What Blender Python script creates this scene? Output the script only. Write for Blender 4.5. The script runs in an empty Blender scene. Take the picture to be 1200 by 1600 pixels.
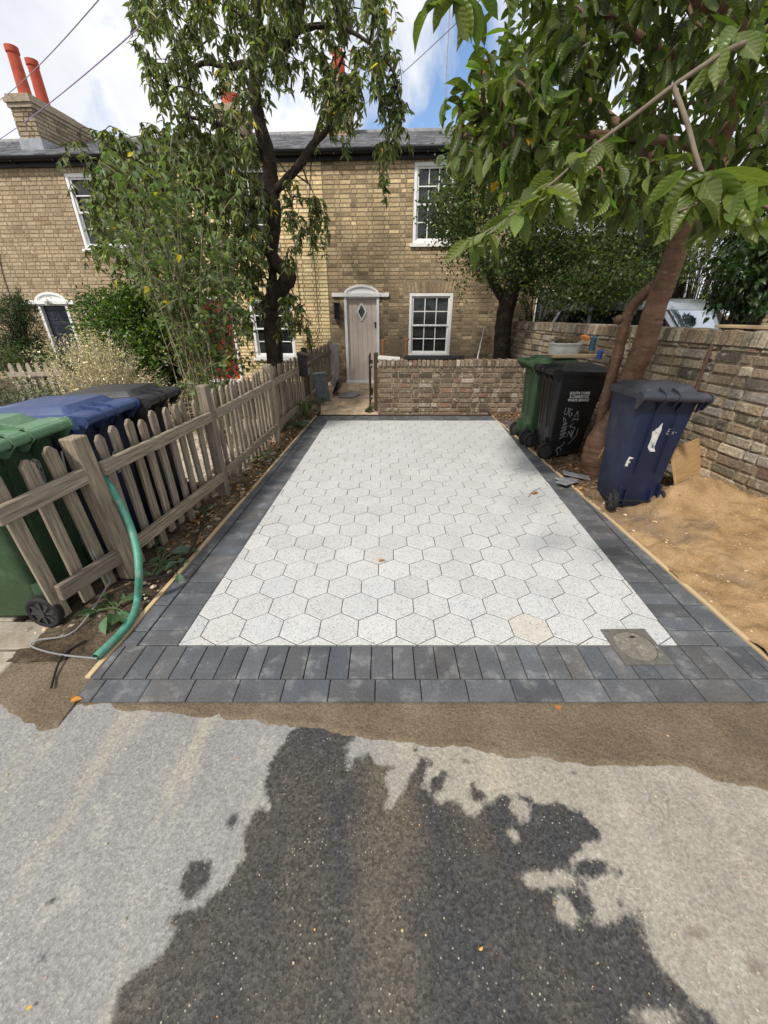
import bpy, math, random
import numpy as np
from mathutils import Vector, Matrix
R = math.radians
random.seed(7); rng = np.random.default_rng(7)
scene = bpy.context.scene
COL = scene.collection
V = Vector

# ---------------------------------------------------------------- camera
CAMH = 1.5; PITCH = R(27.1); FPX = 605.0
cam = bpy.data.cameras.new('camera'); camo = bpy.data.objects.new('camera', cam); COL.objects.link(camo)
camo.location = (0, 0, CAMH); camo.rotation_euler = (R(90) - PITCH, 0, 0)
cam.sensor_fit = 'VERTICAL'; cam.sensor_height = 36; cam.lens = FPX / 1600 * 36
cam.clip_start = 0.05; cam.clip_end = 2000
scene.camera = camo
# ---------------------------------------------------------------- world: blue sky behind broken bright cloud
SUN_EL, SUN_AZ = R(50), R(215)       # azimuth clockwise from +Y: the sun is behind and left of the camera
world = bpy.data.worlds.new('World'); scene.world = world; world.use_nodes = True
wn = world.node_tree; wn.nodes.clear()
def N(tree, typ, **kw):
    n = tree.nodes.new(typ)
    for k, v in kw.items():
        if k.startswith('i_'):
            key = k[2:]
            n.inputs[int(key) if key.isdigit() else key.replace('_', ' ')].default_value = v
        else: setattr(n, k, v)
    return n
sky = N(wn, 'ShaderNodeTexSky', sky_type='NISHITA', sun_disc=False, sun_elevation=SUN_EL, sun_rotation=SUN_AZ, altitude=50, air_density=1.0, dust_density=0.6, ozone_density=3.5)
tc = N(wn, 'ShaderNodeTexCoord')
n1 = N(wn, 'ShaderNodeTexNoise', i_Scale=2.6, i_Detail=7.0, i_Roughness=0.55)
n2 = N(wn, 'ShaderNodeTexNoise', i_Scale=5.0, i_Detail=6.0, i_Roughness=0.55, i_Distortion=0.3)
gap = V((.215, 1.425, .60)).normalized()
dist = N(wn, 'ShaderNodeVectorMath', operation='DISTANCE'); dist.inputs[1].default_value = gap
L = wn.links.new
for n in (n1, n2): L(tc.outputs['Generated'], n.inputs['Vector'])
L(tc.outputs['Generated'], dist.inputs[0])
mr = N(wn, 'ShaderNodeMapRange'); mr.inputs['From Min'].default_value = 0.02; mr.inputs['From Max'].default_value = 0.36
mr.inputs['To Min'].default_value = 0.37; mr.inputs['To Max'].default_value = 0.0
L(dist.outputs['Value'], mr.inputs['Value'])
sub = N(wn, 'ShaderNodeMath', operation='SUBTRACT'); L(n2.outputs['Fac'], sub.inputs[0]); L(mr.outputs['Result'], sub.inputs[1])
cr = N(wn, 'ShaderNodeValToRGB'); cr.color_ramp.elements[0].position = 0.22; cr.color_ramp.elements[1].position = 0.37
L(sub.outputs[0], cr.inputs['Fac'])
cc = N(wn, 'ShaderNodeValToRGB'); cc.color_ramp.elements[0].position = 0.36; cc.color_ramp.elements[0].color = (0.66, 0.69, 0.76, 1)
cc.color_ramp.elements[1].position = 0.62; cc.color_ramp.elements[1].color = (1.0, 1.0, 1.02, 1)
L(n1.outputs['Fac'], cc.inputs['Fac'])
cm = N(wn, 'ShaderNodeVectorMath', operation='SCALE'); cm.inputs['Scale'].default_value = 6.0; L(cc.outputs['Color'], cm.inputs[0])
mx = N(wn, 'ShaderNodeMixRGB'); L(cr.outputs['Color'], mx.inputs['Fac']); L(sky.outputs['Color'], mx.inputs['Color1']); L(cm.outputs['Vector'], mx.inputs['Color2'])
bg = N(wn, 'ShaderNodeBackground', i_Strength=0.15); L(mx.outputs['Color'], bg.inputs['Color'])
L(bg.outputs[0], N(wn, 'ShaderNodeOutputWorld').inputs[0])
sd = bpy.data.lights.new('sun', 'SUN'); sd.energy = 3.3; sd.angle = R(6); sd.color = (1, .94, .85)
so = bpy.data.objects.new('sun', sd); COL.objects.link(so)
sdir = V((math.sin(SUN_AZ) * math.cos(SUN_EL), math.cos(SUN_AZ) * math.cos(SUN_EL), math.sin(SUN_EL)))
so.rotation_euler = sdir.to_track_quat('Z', 'Y').to_euler(); so.location = (-3, -4, 8)
scene.view_settings.view_transform = 'Standard'; scene.view_settings.look = 'None'
scene.view_settings.exposure = 0.33; scene.view_settings.gamma = 1.0
scene.cycles.max_bounces = 8; scene.cycles.use_denoising = True

# ---------------------------------------------------------------- measuring: photo pixel -> place
cp, sp = math.cos(PITCH), math.sin(PITCH)
C0 = V((0, 0, CAMH))
def ray(u, v):
    dx = (u - 600) / FPX; dy = (800 - v) / FPX
    return V((dx, cp + dy * sp, -sp + dy * cp))
def G(u, v, z=0.0):
    r = ray(u, v); t = (z - CAMH) / r.z; return C0 + r * t
def P(u, v, Y):
    r = ray(u, v); return C0 + r * (Y / r.y)
def PX(u, v, X):
    r = ray(u, v); return C0 + r * (X / r.x)
def lin(c):
    return tuple((x / 255 / 12.92) if x / 255 <= 0.04045 else ((x / 255 + .055) / 1.055) ** 2.4 for x in c)

# ---------------------------------------------------------------- mesh collector
class MB:
    def __init__(s): s.v = []; s.f = []; s.c = []; s.m = []; s.u = []
    def face(s, idx, col=(1, 1, 1), m=0, uv=None):
        s.f.append(tuple(idx)); s.c.append(col); s.m.append(m)
        s.u.append(uv if uv else [(0, 0)] * len(idx))
    def poly(s, pts, col=(1, 1, 1), m=0, uv=None):
        b = len(s.v); s.v.extend([tuple(p) for p in pts]); s.face(range(b, b + len(pts)), col, m, uv)
    def box(s, c, size, rot=None, col=(1, 1, 1), m=0, taper=None):
        """box with centre c, full size; uv runs along its longest side (metres)"""
        hx, hy, hz = size[0] / 2, size[1] / 2, size[2] / 2
        c = V(c); b = len(s.v); loc = []
        for sx, sy, sz in ((-1,-1,-1),(1,-1,-1),(1,1,-1),(-1,1,-1),(-1,-1,1),(1,-1,1),(1,1,1),(-1,1,1)):
            k = taper if (taper and sz > 0) else 1
            p = V((sx * hx * k, sy * hy * k, sz * hz)); loc.append(p)
            s.v.append(tuple(c + (rot @ p if rot else p)))
        ax = max(range(3), key=lambda i: size[i]); o = [i for i in range(3) if i != ax]
        ou, ov = random.random() * 30, random.random() * 30
        for q in ((0,3,2,1),(4,5,6,7),(0,1,5,4),(1,2,6,5),(2,3,7,6),(3,0,4,7)):
            s.face([b + i for i in q], col, m, [(loc[i][ax] + ou, loc[i][o[0]] + loc[i][o[1]] + ov) for i in q])
    def prism(s, pts, d, col=(1, 1, 1), m=0):
        """closed flat outline pts extruded by vector d"""
        n = len(pts); d = V(d); b = len(s.v)
        s.v.extend([tuple(p) for p in pts]); s.v.extend([tuple(V(p) + d) for p in pts])
        ou = random.random() * 30
        P0 = V(pts[0]); 
        s.face([b + i for i in range(n)][::-1], col, m); s.face([b + n + i for i in range(n)], col, m)
        for i in range(n):
            j = (i + 1) % n; s.face((b + i, b + j, b + n + j, b + n + i), col, m)
    def tube(s, pts, rad, n=8, col=(1, 1, 1), m=0, jit=0.0, caps=True, squash=None):
        pts = [V(p) for p in pts]
        if not hasattr(rad, '__len__'): rad = [rad] * len(pts)
        t0 = (pts[1] - pts[0]).normalized()
        up = V((0, 0, 1)) if abs(t0.z) < .9 else V((1, 0, 0))
        a = t0.cross(up).normalized(); b = len(s.v); run = 0; us = []
        for i, p in enumerate(pts):
            t = (pts[min(i + 1, len(pts) - 1)] - pts[max(i - 1, 0)]).normalized()
            a = (a - t * a.dot(t)).normalized(); bb = t.cross(a)
            if i: run += (p - pts[i - 1]).length
            us.append(run)
            for k in range(n):
                an = 2 * math.pi * k / n; r = rad[i] * (1 + (random.uniform(-jit, jit) if jit else 0))
                s.v.append(tuple(p + a * (math.cos(an) * r) + bb * (math.sin(an) * r)))
        for i in range(len(pts) - 1):
            for k in range(n):
                j = (k + 1) % n
                s.face((b + i*n + k, b + i*n + j, b + (i+1)*n + j, b + (i+1)*n + k), col, m,
                       [(us[i], k / n), (us[i], (k+1) / n), (us[i+1], (k+1) / n), (us[i+1], k / n)])
        if caps:
            s.face([b + k for k in range(n)][::-1], col, m); e = b + (len(pts) - 1) * n
            s.face([e + k for k in range(n)], col, m)
    def loft(s, rings, col=(1, 1, 1), m=0, cap=(True, True)):
        b = len(s.v); n = len(rings[0])
        for r in rings: s.v.extend([tuple(p) for p in r])
        for i in range(len(rings) - 1):
            for k in range(n):
                j = (k + 1) % n
                s.face((b + i*n + k, b + i*n + j, b + (i+1)*n + j, b + (i+1)*n + k), col, m)
        if cap[0]: s.face([b + k for k in range(n)][::-1], col, m)
        if cap[1]: e = b + (len(rings) - 1) * n; s.face([e + k for k in range(n)], col, m)
    def xf(s, M):
        s.v = [tuple(M @ V(p)) for p in s.v]; return s
    def build(s, name, mats, parent=None, smooth=False, bevel=0, loc=None):
        me = bpy.data.meshes.new(name); me.from_pydata(s.v, [], s.f)
        if not isinstance(mats, (list, tuple)): mats = [mats]
        for mm in mats: me.materials.append(mm)
        me.polygons.foreach_set('material_index', s.m)
        cnt = [len(f) for f in s.f]
        ca = me.color_attributes.new('tint', 'FLOAT_COLOR', 'CORNER')
        arr = np.ones((sum(cnt), 4), dtype=np.float32); arr[:, :3] = np.repeat(np.array(s.c, dtype=np.float32), cnt, axis=0)
        ca.data.foreach_set('color', arr.ravel())
        uv = me.uv_layers.new(name='uv'); flat = [x for q in s.u for p in q for x in p]
        uv.data.foreach_set('uv', flat)
        if smooth:
            me.polygons.foreach_set('use_smooth', [True] * len(s.f))
            if smooth != 'all': me.set_sharp_from_angle(angle=R(smooth if smooth is not True else 40))
        me.update()
        o = bpy.data.objects.new(name, me); COL.objects.link(o)
        if parent: o.parent = parent
        if loc: o.location = loc
        if bevel:
            b = o.modifiers.new('bevel', 'BEVEL'); b.width = bevel; b.segments = 1; b.limit_method = 'ANGLE'; b.angle_limit = R(35)
        return o
def grid_obj(name, X, Y, Z, mat, attrs=None, smooth=True, parent=None):
    ny, nx = X.shape
    co = np.stack([X, Y, Z], -1).reshape(-1, 3).astype(np.float32)
    i = np.arange(ny * nx).reshape(ny, nx)
    f = np.stack([i[:-1, :-1], i[:-1, 1:], i[1:, 1:], i[1:, :-1]], -1).reshape(-1, 4)
    me = bpy.data.meshes.new(name); me.vertices.add(len(co)); me.vertices.foreach_set('co', co.ravel())
    me.loops.add(f.size); me.loops.foreach_set('vertex_index', f.ravel()); me.polygons.add(len(f))
    me.polygons.foreach_set('loop_start', np.arange(0, f.size, 4)); me.polygons.foreach_set('use_smooth', [smooth] * len(f))
    me.update(calc_edges=True); me.materials.append(mat)
    for k, a in (attrs or {}).items():
        at = me.attributes.new(k, 'FLOAT', 'POINT'); at.data.foreach_set('value', a.astype(np.float32).ravel())
    o = bpy.data.objects.new(name, me); COL.objects.link(o)
    if parent: o.parent = parent
    return o
def tag(o, label=None, cat=None, group=None, kind=None):
    if label: o['label'] = label
    if cat: o['category'] = cat
    if group: o['group'] = group
    if kind: o['kind'] = kind
    return o
def empty(name, loc=(0, 0, 0), rz=0, label=None, cat=None, group=None, parent=None):
    o = bpy.data.objects.new(name, None); COL.objects.link(o); o.location = loc; o.rotation_euler = (0, 0, rz)
    o.empty_display_size = .1
    if parent: o.parent = parent
    return tag(o, label, cat, group)
def copy_tree(o, parent=None):
    c = o.copy(); COL.objects.link(c); c.parent = parent
    for ch in list(o.children): copy_tree(ch, c)
    return c
def smooth_path(pts, rad=None, sub=5):
    pts = [V(p) for p in pts]; out = []; ro = []
    for i in range(len(pts) - 1):
        p0 = pts[max(i - 1, 0)]; p1 = pts[i]; p2 = pts[i + 1]; p3 = pts[min(i + 2, len(pts) - 1)]
        for k in range(sub):
            t = k / sub
            out.append(.5 * ((2 * p1) + (p2 - p0) * t + (2 * p0 - 5 * p1 + 4 * p2 - p3) * t * t + (3 * p1 - p0 - 3 * p2 + p3) * t ** 3))
            if rad: ro.append(rad[i] * (1 - t) + rad[i + 1] * t)
    out.append(pts[-1])
    if rad: ro.append(rad[-1]); return out, ro
    return out

# ---------------------------------------------------------------- materials
def mat(name, base=(.5, .5, .5), rough=.8, spec=.5, tint=True, mottle=(.25, 12), mottle2=None, bump=(.3, 60, .004), metal=0, coat=0, uvgrain=False, uvs=(1.2, 22, 1), fac_rough=None, stain=None, sheen=None):
    """procedural surface: base * tint attribute * two noises, with bump"""
    m = bpy.data.materials.new(name); m.use_nodes = True; t = m.node_tree; l = t.links.new
    b = t.nodes['Principled BSDF']; b.inputs['Roughness'].default_value = rough; b.inputs['Metallic'].default_value = metal
    b.inputs['Specular IOR Level'].default_value = spec; b.inputs['Coat Weight'].default_value = coat
    co = N(t, 'ShaderNodeTexCoord'); vec = co.outputs['Object']
    if uvgrain:
        mp = N(t, 'ShaderNodeMapping'); mp.inputs['Scale'].default_value = uvs; l(co.outputs['UV'], mp.inputs['Vector']); vec = mp.outputs['Vector']
    cur = None
    rgb = N(t, 'ShaderNodeRGB'); rgb.outputs[0].default_value = (*base, 1); cur = rgb.outputs[0]
    def mul(a, bsock, f=1.0):
        x = N(t, 'ShaderNodeMixRGB', blend_type='MULTIPLY', i_Fac=f); l(a, x.inputs[1]); l(bsock, x.inputs[2]); return x.outputs[0]
    if tint:
        at = N(t, 'ShaderNodeAttribute', attribute_name='tint'); cur = mul(cur, at.outputs['Color'])
    def noise(sc, det=5, rg=.6): 
        n = N(t, 'ShaderNodeTexNoise', i_Scale=sc, i_Detail=det, i_Roughness=rg); l(vec, n.inputs['Vector']); return n.outputs['Fac']
    def rng_(sock, lo, hi):
        q = N(t, 'ShaderNodeMapRange'); q.inputs['From Min'].default_value = .3; q.inputs['From Max'].default_value = .7
        q.inputs['To Min'].default_value = lo; q.inputs['To Max'].default_value = hi; l(sock, q.inputs['Value']); return q.outputs[0]
    if mottle:
        a, sc = mottle; cur = mul(cur, rng_(noise(sc), 1 - a, 1 + a * .6))
    if mottle2:
        a, sc = mottle2; cur = mul(cur, rng_(noise(sc), 1 - a, 1 + a * .6))
    if stain:   # (colour, scale, threshold, softness, amount)
        c2, sc, th, sf, am = stain
        q = N(t, 'ShaderNodeMapRange'); q.inputs['From Min'].default_value = th; q.inputs['From Max'].default_value = th + sf; q.inputs['To Max'].default_value = am
        l(noise(sc, 6, .65), q.inputs['Value'])
        x = N(t, 'ShaderNodeMixRGB'); l(q.outputs[0], x.inputs['Fac']); l(cur, x.inputs[1]); x.inputs[2].default_value = (*c2, 1); cur = x.outputs[0]
    l(cur, b.inputs['Base Color'])
    if fac_rough: l(rng_(noise(fac_rough[0]), fac_rough[1], fac_rough[2]), b.inputs['Roughness'])
    if bump:
        st, sc, d = bump; bn = N(t, 'ShaderNodeBump', i_Strength=st, i_Distance=d); l(noise(sc, 6, .65), bn.inputs['Height']); l(bn.outputs[0], b.inputs['Normal'])
    return m
def leaf_mat(name, base, trans=.35, rough=.45, vein=False):
    m = bpy.data.materials.new(name); m.use_nodes = True; t = m.node_tree; l = t.links.new
    b = t.nodes['Principled BSDF']; b.inputs['Roughness'].default_value = rough; b.inputs['Specular IOR Level'].default_value = .45
    at = N(t, 'ShaderNodeAttribute', attribute_name='tint'); mu = N(t, 'ShaderNodeMixRGB', blend_type='MULTIPLY', i_Fac=1.0)
    mu.inputs[1].default_value = (*base, 1); l(at.outputs['Color'], mu.inputs[2]); cur = mu.outputs[0]
    co = N(t, 'ShaderNodeTexCoord'); n = N(t, 'ShaderNodeTexNoise', i_Scale=45.0, i_Detail=3.0); l(co.outputs['Object'], n.inputs['Vector'])
    q = N(t, 'ShaderNodeMapRange'); q.inputs['To Min'].default_value = .7; q.inputs['To Max'].default_value = 1.3; l(n.outputs['Fac'], q.inputs['Value'])
    m2 = N(t, 'ShaderNodeMixRGB', blend_type='MULTIPLY', i_Fac=1.0); l(cur, m2.inputs[1]); l(q.outputs[0], m2.inputs[2]); cur = m2.outputs[0]
    if vein:
        su = N(t, 'ShaderNodeSeparateXYZ'); l(co.outputs['UV'], su.inputs[0]); ab = N(t, 'ShaderNodeMath', operation='ABSOLUTE'); l(su.outputs['Y'], ab.inputs[0])
        rr = N(t, 'ShaderNodeMapRange'); rr.inputs['From Min'].default_value = .015; rr.inputs['From Max'].default_value = .05; rr.inputs['To Min'].default_value = .55; rr.inputs['To Max'].default_value = 0; l(ab.outputs[0], rr.inputs['Value'])
        w2 = N(t, 'ShaderNodeTexWave', wave_type='BANDS', bands_direction='X', i_Scale=.32, i_Distortion=0.3); l(co.outputs['UV'], w2.inputs['Vector'])
        r2 = N(t, 'ShaderNodeMapRange'); r2.inputs['From Min'].default_value = .86; r2.inputs['From Max'].default_value = 1; r2.inputs['To Max'].default_value = .35; l(w2.outputs['Fac'], r2.inputs['Value'])
        mxx = N(t, 'ShaderNodeMath', operation='MAXIMUM'); l(rr.outputs[0], mxx.inputs[0]); l(r2.outputs[0], mxx.inputs[1])
        x3 = N(t, 'ShaderNodeMixRGB'); l(mxx.outputs[0], x3.inputs[0]); l(cur, x3.inputs[1]); x3.inputs[2].default_value = (base[0] * 2.6, base[1] * 2.1, base[2] * 2.6, 1); cur = x3.outputs[0]
        nb = N(t, 'ShaderNodeTexNoise', i_Scale=28.0, i_Detail=5.0, i_Roughness=.7); l(co.outputs['Object'], nb.inputs['Vector']); r4 = N(t, 'ShaderNodeMapRange'); r4.inputs['From Min'].default_value = .66; r4.inputs['From Max'].default_value = .70; r4.inputs['To Max'].default_value = .7; l(nb.outputs['Fac'], r4.inputs['Value'])
        x4 = N(t, 'ShaderNodeMixRGB'); l(r4.outputs[0], x4.inputs[0]); l(cur, x4.inputs[1]); x4.inputs[2].default_value = (.16, .10, .04, 1); cur = x4.outputs[0]   # side veins: waves across the leaf uv
        w = N(t, 'ShaderNodeTexWave', wave_type='BANDS', bands_direction='X', i_Scale=.32, i_Distortion=0.3); l(co.outputs['UV'], w.inputs['Vector'])
        bp = N(t, 'ShaderNodeBump', i_Strength=.35, i_Distance=.004); l(w.outputs['Fac'], bp.inputs['Height']); l(bp.outputs[0], b.inputs['Normal'])
    l(cur, b.inputs['Base Color'])
    tr = N(t, 'ShaderNodeBsdfTranslucent'); br = N(t, 'ShaderNodeMixRGB', blend_type='MULTIPLY', i_Fac=1.0); l(cur, br.inputs[1]); br.inputs[2].default_value = (1.9, 2.2, .9, 1)
    l(br.outputs[0], tr.inputs['Color'])
    ms = N(t, 'ShaderNodeMixShader', i_Fac=trans); l(b.outputs[0], ms.inputs[1]); l(tr.outputs[0], ms.inputs[2])
    l(ms.outputs[0], t.nodes['Material Output'].inputs['Surface'])
    return m
M = {}
M['brick'] = mat('brick', (1, 1, 1), .92, .2, mottle=(.38, 26), mottle2=(.16, 1.3), bump=(.7, 70, .006), stain=((.16, .12, .075), 9, .57, .10, .45))
M['brick_rough'] = mat('brick_rough', (1, 1, 1), .93, .2, mottle=(.42, 38), mottle2=(.2, 3), bump=(1.0, 45, .014), stain=((.50, .46, .40), 11, .57, .06, .6))
M['mortar'] = mat('mortar', (.27, .215, .145), .95, .1, mottle=(.3, 40), bump=(.8, 90, .006))
M['mortar_dark'] = mat('mortar_dark', (.29, .23, .165), .95, .1, mottle=(.4, 30), bump=(.9, 60, .01))
M['slate'] = mat('slate', (.22, .225, .24), .6, .5, mottle=(.3, 9), bump=(.5, 50, .004), stain=((.30, .30, .27), 6, .58, .08, .5))
M['gutter'] = mat('gutter', (.012, .012, .014), .5, .3, mottle=(.2, 5), bump=None)
M['paint'] = mat('paint', (.80, .80, .79), .45, .5, mottle=(.08, 6), bump=(.1, 40, .002))
M['door_taupe'] = mat('door_taupe', (.62, .525, .465), .5, .4, mottle=(.05, 5), bump=(.1, 60, .002))
M['door_navy'] = mat('door_navy', (.018, .024, .036), .4, .5, mottle=(.1, 5), bump=None)
M['door_red'] = mat('door_red', (.42, .012, .02), .4, .5, mottle=(.1, 5), bump=None)
M['glass'] = mat('glass', (.022, .026, .026), .05, .6, mottle=(.5, 3), bump=(.05, 3, .004))
M['curtain'] = mat('curtain', (.5, .5, .48), .9, .1, bump=None)
M['black'] = mat('black', (.012, .012, .013), .45, .4, mottle=(.3, 10), bump=(.2, 60, .002))
M['pot_red'] = mat('pot_red', (.42, .085, .05), .85, .2, mottle=(.25, 7), bump=(.3, 30, .004))
M['lead'] = mat('lead', (.30, .32, .35), .55, .4, mottle=(.3, 8), bump=(.3, 20, .005))
M['wood_grey'] = mat('wood_grey', (.27, .232, .185), .88, .2, mottle=(.55, 3.2), mottle2=(.28, 9), uvgrain=True, bump=(.7, 6, .004), stain=((.10, .09, .07), 1.3, .60, .12, .5))
M['wood_dark'] = mat('wood_dark', (.055, .042, .03), .8, .2, mottle=(.4, 3), uvgrain=True, bump=(.6, 6, .004))
M['wood_new'] = mat('wood_new', (.50, .38, .23), .8, .2, mottle=(.25, 2), uvgrain=True, bump=(.4, 6, .003), stain=((.22, .16, .10), 1.0, .55, .15, .6))
M['ply'] = mat('ply', (.42, .27, .13), .8, .2, mottle=(.22, 3), uvgrain=True, bump=(.4, 6, .003))
M['rubber'] = mat('rubber', (.02, .02, .021), .75, .3, mottle=(.3, 30), bump=(.3, 90, .002))
M['bark_red'] = mat('bark_red', (.17, .092, .055), .58, .4, tint=True, uvgrain=True, uvs=(17, 4.5, 1), mottle=(.4, 1.8), mottle2=(.4, .3), bump=(.7, 2.6, .010), stain=((.24, .19, .14), 1.1, .60, .08, .6))
M['bark'] = mat('bark', (.05, .038, .03), .9, .2, mottle=(.45, 12), mottle2=(.3, 50), bump=(1, 35, .02), stain=((.11, .10, .08), 9, .57, .08, .5))
M['twig'] = mat('twig', (.16, .13, .095), .85, .2, mottle=(.3, 20), bump=None)
M['twig_pale'] = mat('twig_pale', (.27, .225, .16), .85, .2, mottle=(.3, 20), bump=None)
M['steel'] = mat('steel', (.35, .35, .36), .35, .5, metal=.8, mottle=(.1, 10), bump=None)
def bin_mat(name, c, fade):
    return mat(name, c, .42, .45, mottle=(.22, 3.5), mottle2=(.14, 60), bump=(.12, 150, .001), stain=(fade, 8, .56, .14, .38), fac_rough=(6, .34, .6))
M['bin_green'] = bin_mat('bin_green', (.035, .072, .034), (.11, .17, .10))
M['bin_green_sheen_lid'] = bin_mat('bin_green_sheen_lid', (.10, .20, .115), (.24, .33, .22))  # lid green lightened: the sheen of the sky is put into its colour
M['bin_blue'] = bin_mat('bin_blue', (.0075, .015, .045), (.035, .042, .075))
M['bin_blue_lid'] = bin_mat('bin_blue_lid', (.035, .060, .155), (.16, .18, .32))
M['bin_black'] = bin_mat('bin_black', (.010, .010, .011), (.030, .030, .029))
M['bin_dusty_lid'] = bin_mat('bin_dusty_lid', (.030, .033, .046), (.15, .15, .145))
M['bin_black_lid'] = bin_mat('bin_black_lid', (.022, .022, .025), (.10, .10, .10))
M['hose'] = mat('hose', (.075, .25, .185), .5, .4, mottle=(.25, 14), bump=(.2, 60, .002), stain=((.30, .30, .24), 12, .56, .1, .5))
M['white_plastic'] = mat('white_plastic', (.62, .62, .58), .5, .4, mottle=(.15, 14), bump=None, stain=((.25, .23, .18), 9, .6, .1, .5))
# ================================================================ GROUND
def sdist(px, py, poly):
    """signed distance in metres, positive inside the outline"""
    best = np.full(px.shape, 1e9); inside = np.zeros(px.shape, bool); n = len(poly)
    for i in range(n):
        x1, y1 = poly[i]; x2, y2 = poly[(i + 1) % n]; dx, dy = x2 - x1, y2 - y1
        t = np.clip(((px - x1) * dx + (py - y1) * dy) / (dx * dx + dy * dy + 1e-12), 0, 1)
        best = np.minimum(best, np.hypot(px - x1 - t * dx, py - y1 - t * dy))
        if dy != 0:
            c = ((y1 > py) != (y2 > py)) & (px < dx * (py - y1) / dy + x1); inside ^= c
    return np.where(inside, best, -best)
def gp(*pts): return [(G(u, v).x, G(u, v).y) for u, v in pts]
def vnoise(x, y, seed=0, octs=4, sc=1.0):
    """cheap value noise for heights"""
    out = np.zeros(x.shape); amp = 1.0; r = np.random.default_rng(seed); tab = r.random((64, 64))
    for o in range(octs):
        fx, fy = x * sc, y * sc; ix, iy = np.floor(fx).astype(int), np.floor(fy).astype(int); tx, ty = fx - ix, fy - iy
        tx, ty = tx * tx * (3 - 2 * tx), ty * ty * (3 - 2 * ty)
        g = lambda a, b: tab[(ix + a) % 64, (iy + b) % 64]
        out += amp * ((g(0,0) * (1-tx) + g(1,0) * tx) * (1-ty) + (g(0,1) * (1-tx) + g(1,1) * tx) * ty - .5)
        amp *= .5; sc *= 2.03
    return out
wet_poly = gp((150,1640),(165,1600),(185,1545),(200,1522),(232,1503),(255,1475),(270,1455),(262,1448),(256,1432),(275,1415),(310,1412),(330,1396),(355,1368),(374,1345),(380,1300),(386,1275),(400,1257),(418,1262),(412,1225),(414,1195),(440,1160),(462,1128),
    (560,1128),(552,1155),(543,1180),(545,1196),(553,1178),(566,1180),(578,1170),(590,1190),(608,1192),(622,1200),(612,1240),(606,1258),(618,1250),(628,1225),(640,1205),(660,1180),(668,1205),(664,1225),(676,1240),(684,1250),(704,1245),(722,1250),(734,1270),(765,1250),(786,1240),(826,1238),(850,1255),(880,1248),(912,1265),(938,1292),(940,1310),(915,1325),(895,1342),(880,1358),(850,1372),(880,1378),(905,1376),(925,1400),(940,1432),(962,1428),(985,1440),(1008,1462),(1020,1488),(1050,1522),(1090,1556),(1130,1590),(1160,1640))
random.seed(11)
drops = [(random.gauss(700, 60), random.gauss(1205, 22), r_, r_) for r_ in [random.uniform(2.5, 5) for _ in range(16)]] + [(random.gauss(960, 50), random.gauss(1400, 50), r_, r_) for r_ in [random.uniform(4, 9) for _ in range(10)]] + [(305,1370,24,34),(363,1277,13,13),(78,1405,9,9),(62,1493,9,8),(370,1352,9,9),(681,1222,13,16),(647,1166,6,6),(693,1205,6,7),(670,1190,9,8),(742,1222,6,6),(746,1240,14,10),(925,1352,40,14),(980,1440,30,14),(724,1187,5,5)]
dry_holes = [(618,1218,12,20),(814,1262,12,14),(855,1372,26,9),(803,1303,6,8),(885,1420,14,20),(940,1432,16,9),(1040,1590,30,14),(560,1162,16,9)]
xs = np.concatenate([np.linspace(-30, -2.4, 26)[:-1], np.arange(-2.4, 2.4, .02), np.linspace(2.4, 30, 26)])
ys = np.concatenate([np.linspace(-14, -.1, 14)[:-1], np.arange(-.1, 1.22, .012), [1.25]])
GX, GY = np.meshgrid(xs, ys)
wet = sdist(GX, GY, wet_poly)
def blob(u, v, a, b):
    c = G(u, v); ex = G(u + a, v); ey = G(u, v - b)
    rx, ry = abs(ex.x - c.x), abs(ey.y - c.y); q = np.hypot((GX - c.x) / rx, (GY - c.y) / ry); return (1 - q) * min(rx, ry)
for d in drops: wet = np.maximum(wet, blob(*d))
for d in dry_holes: wet = np.minimum(wet, -blob(*d))
oil = np.full(GX.shape, -1.0)
for d in [(1090,1455,26,12),(1185,1510,20,16),(985,1180,1,1)]: oil = np.maximum(oil, blob(*d))

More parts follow.
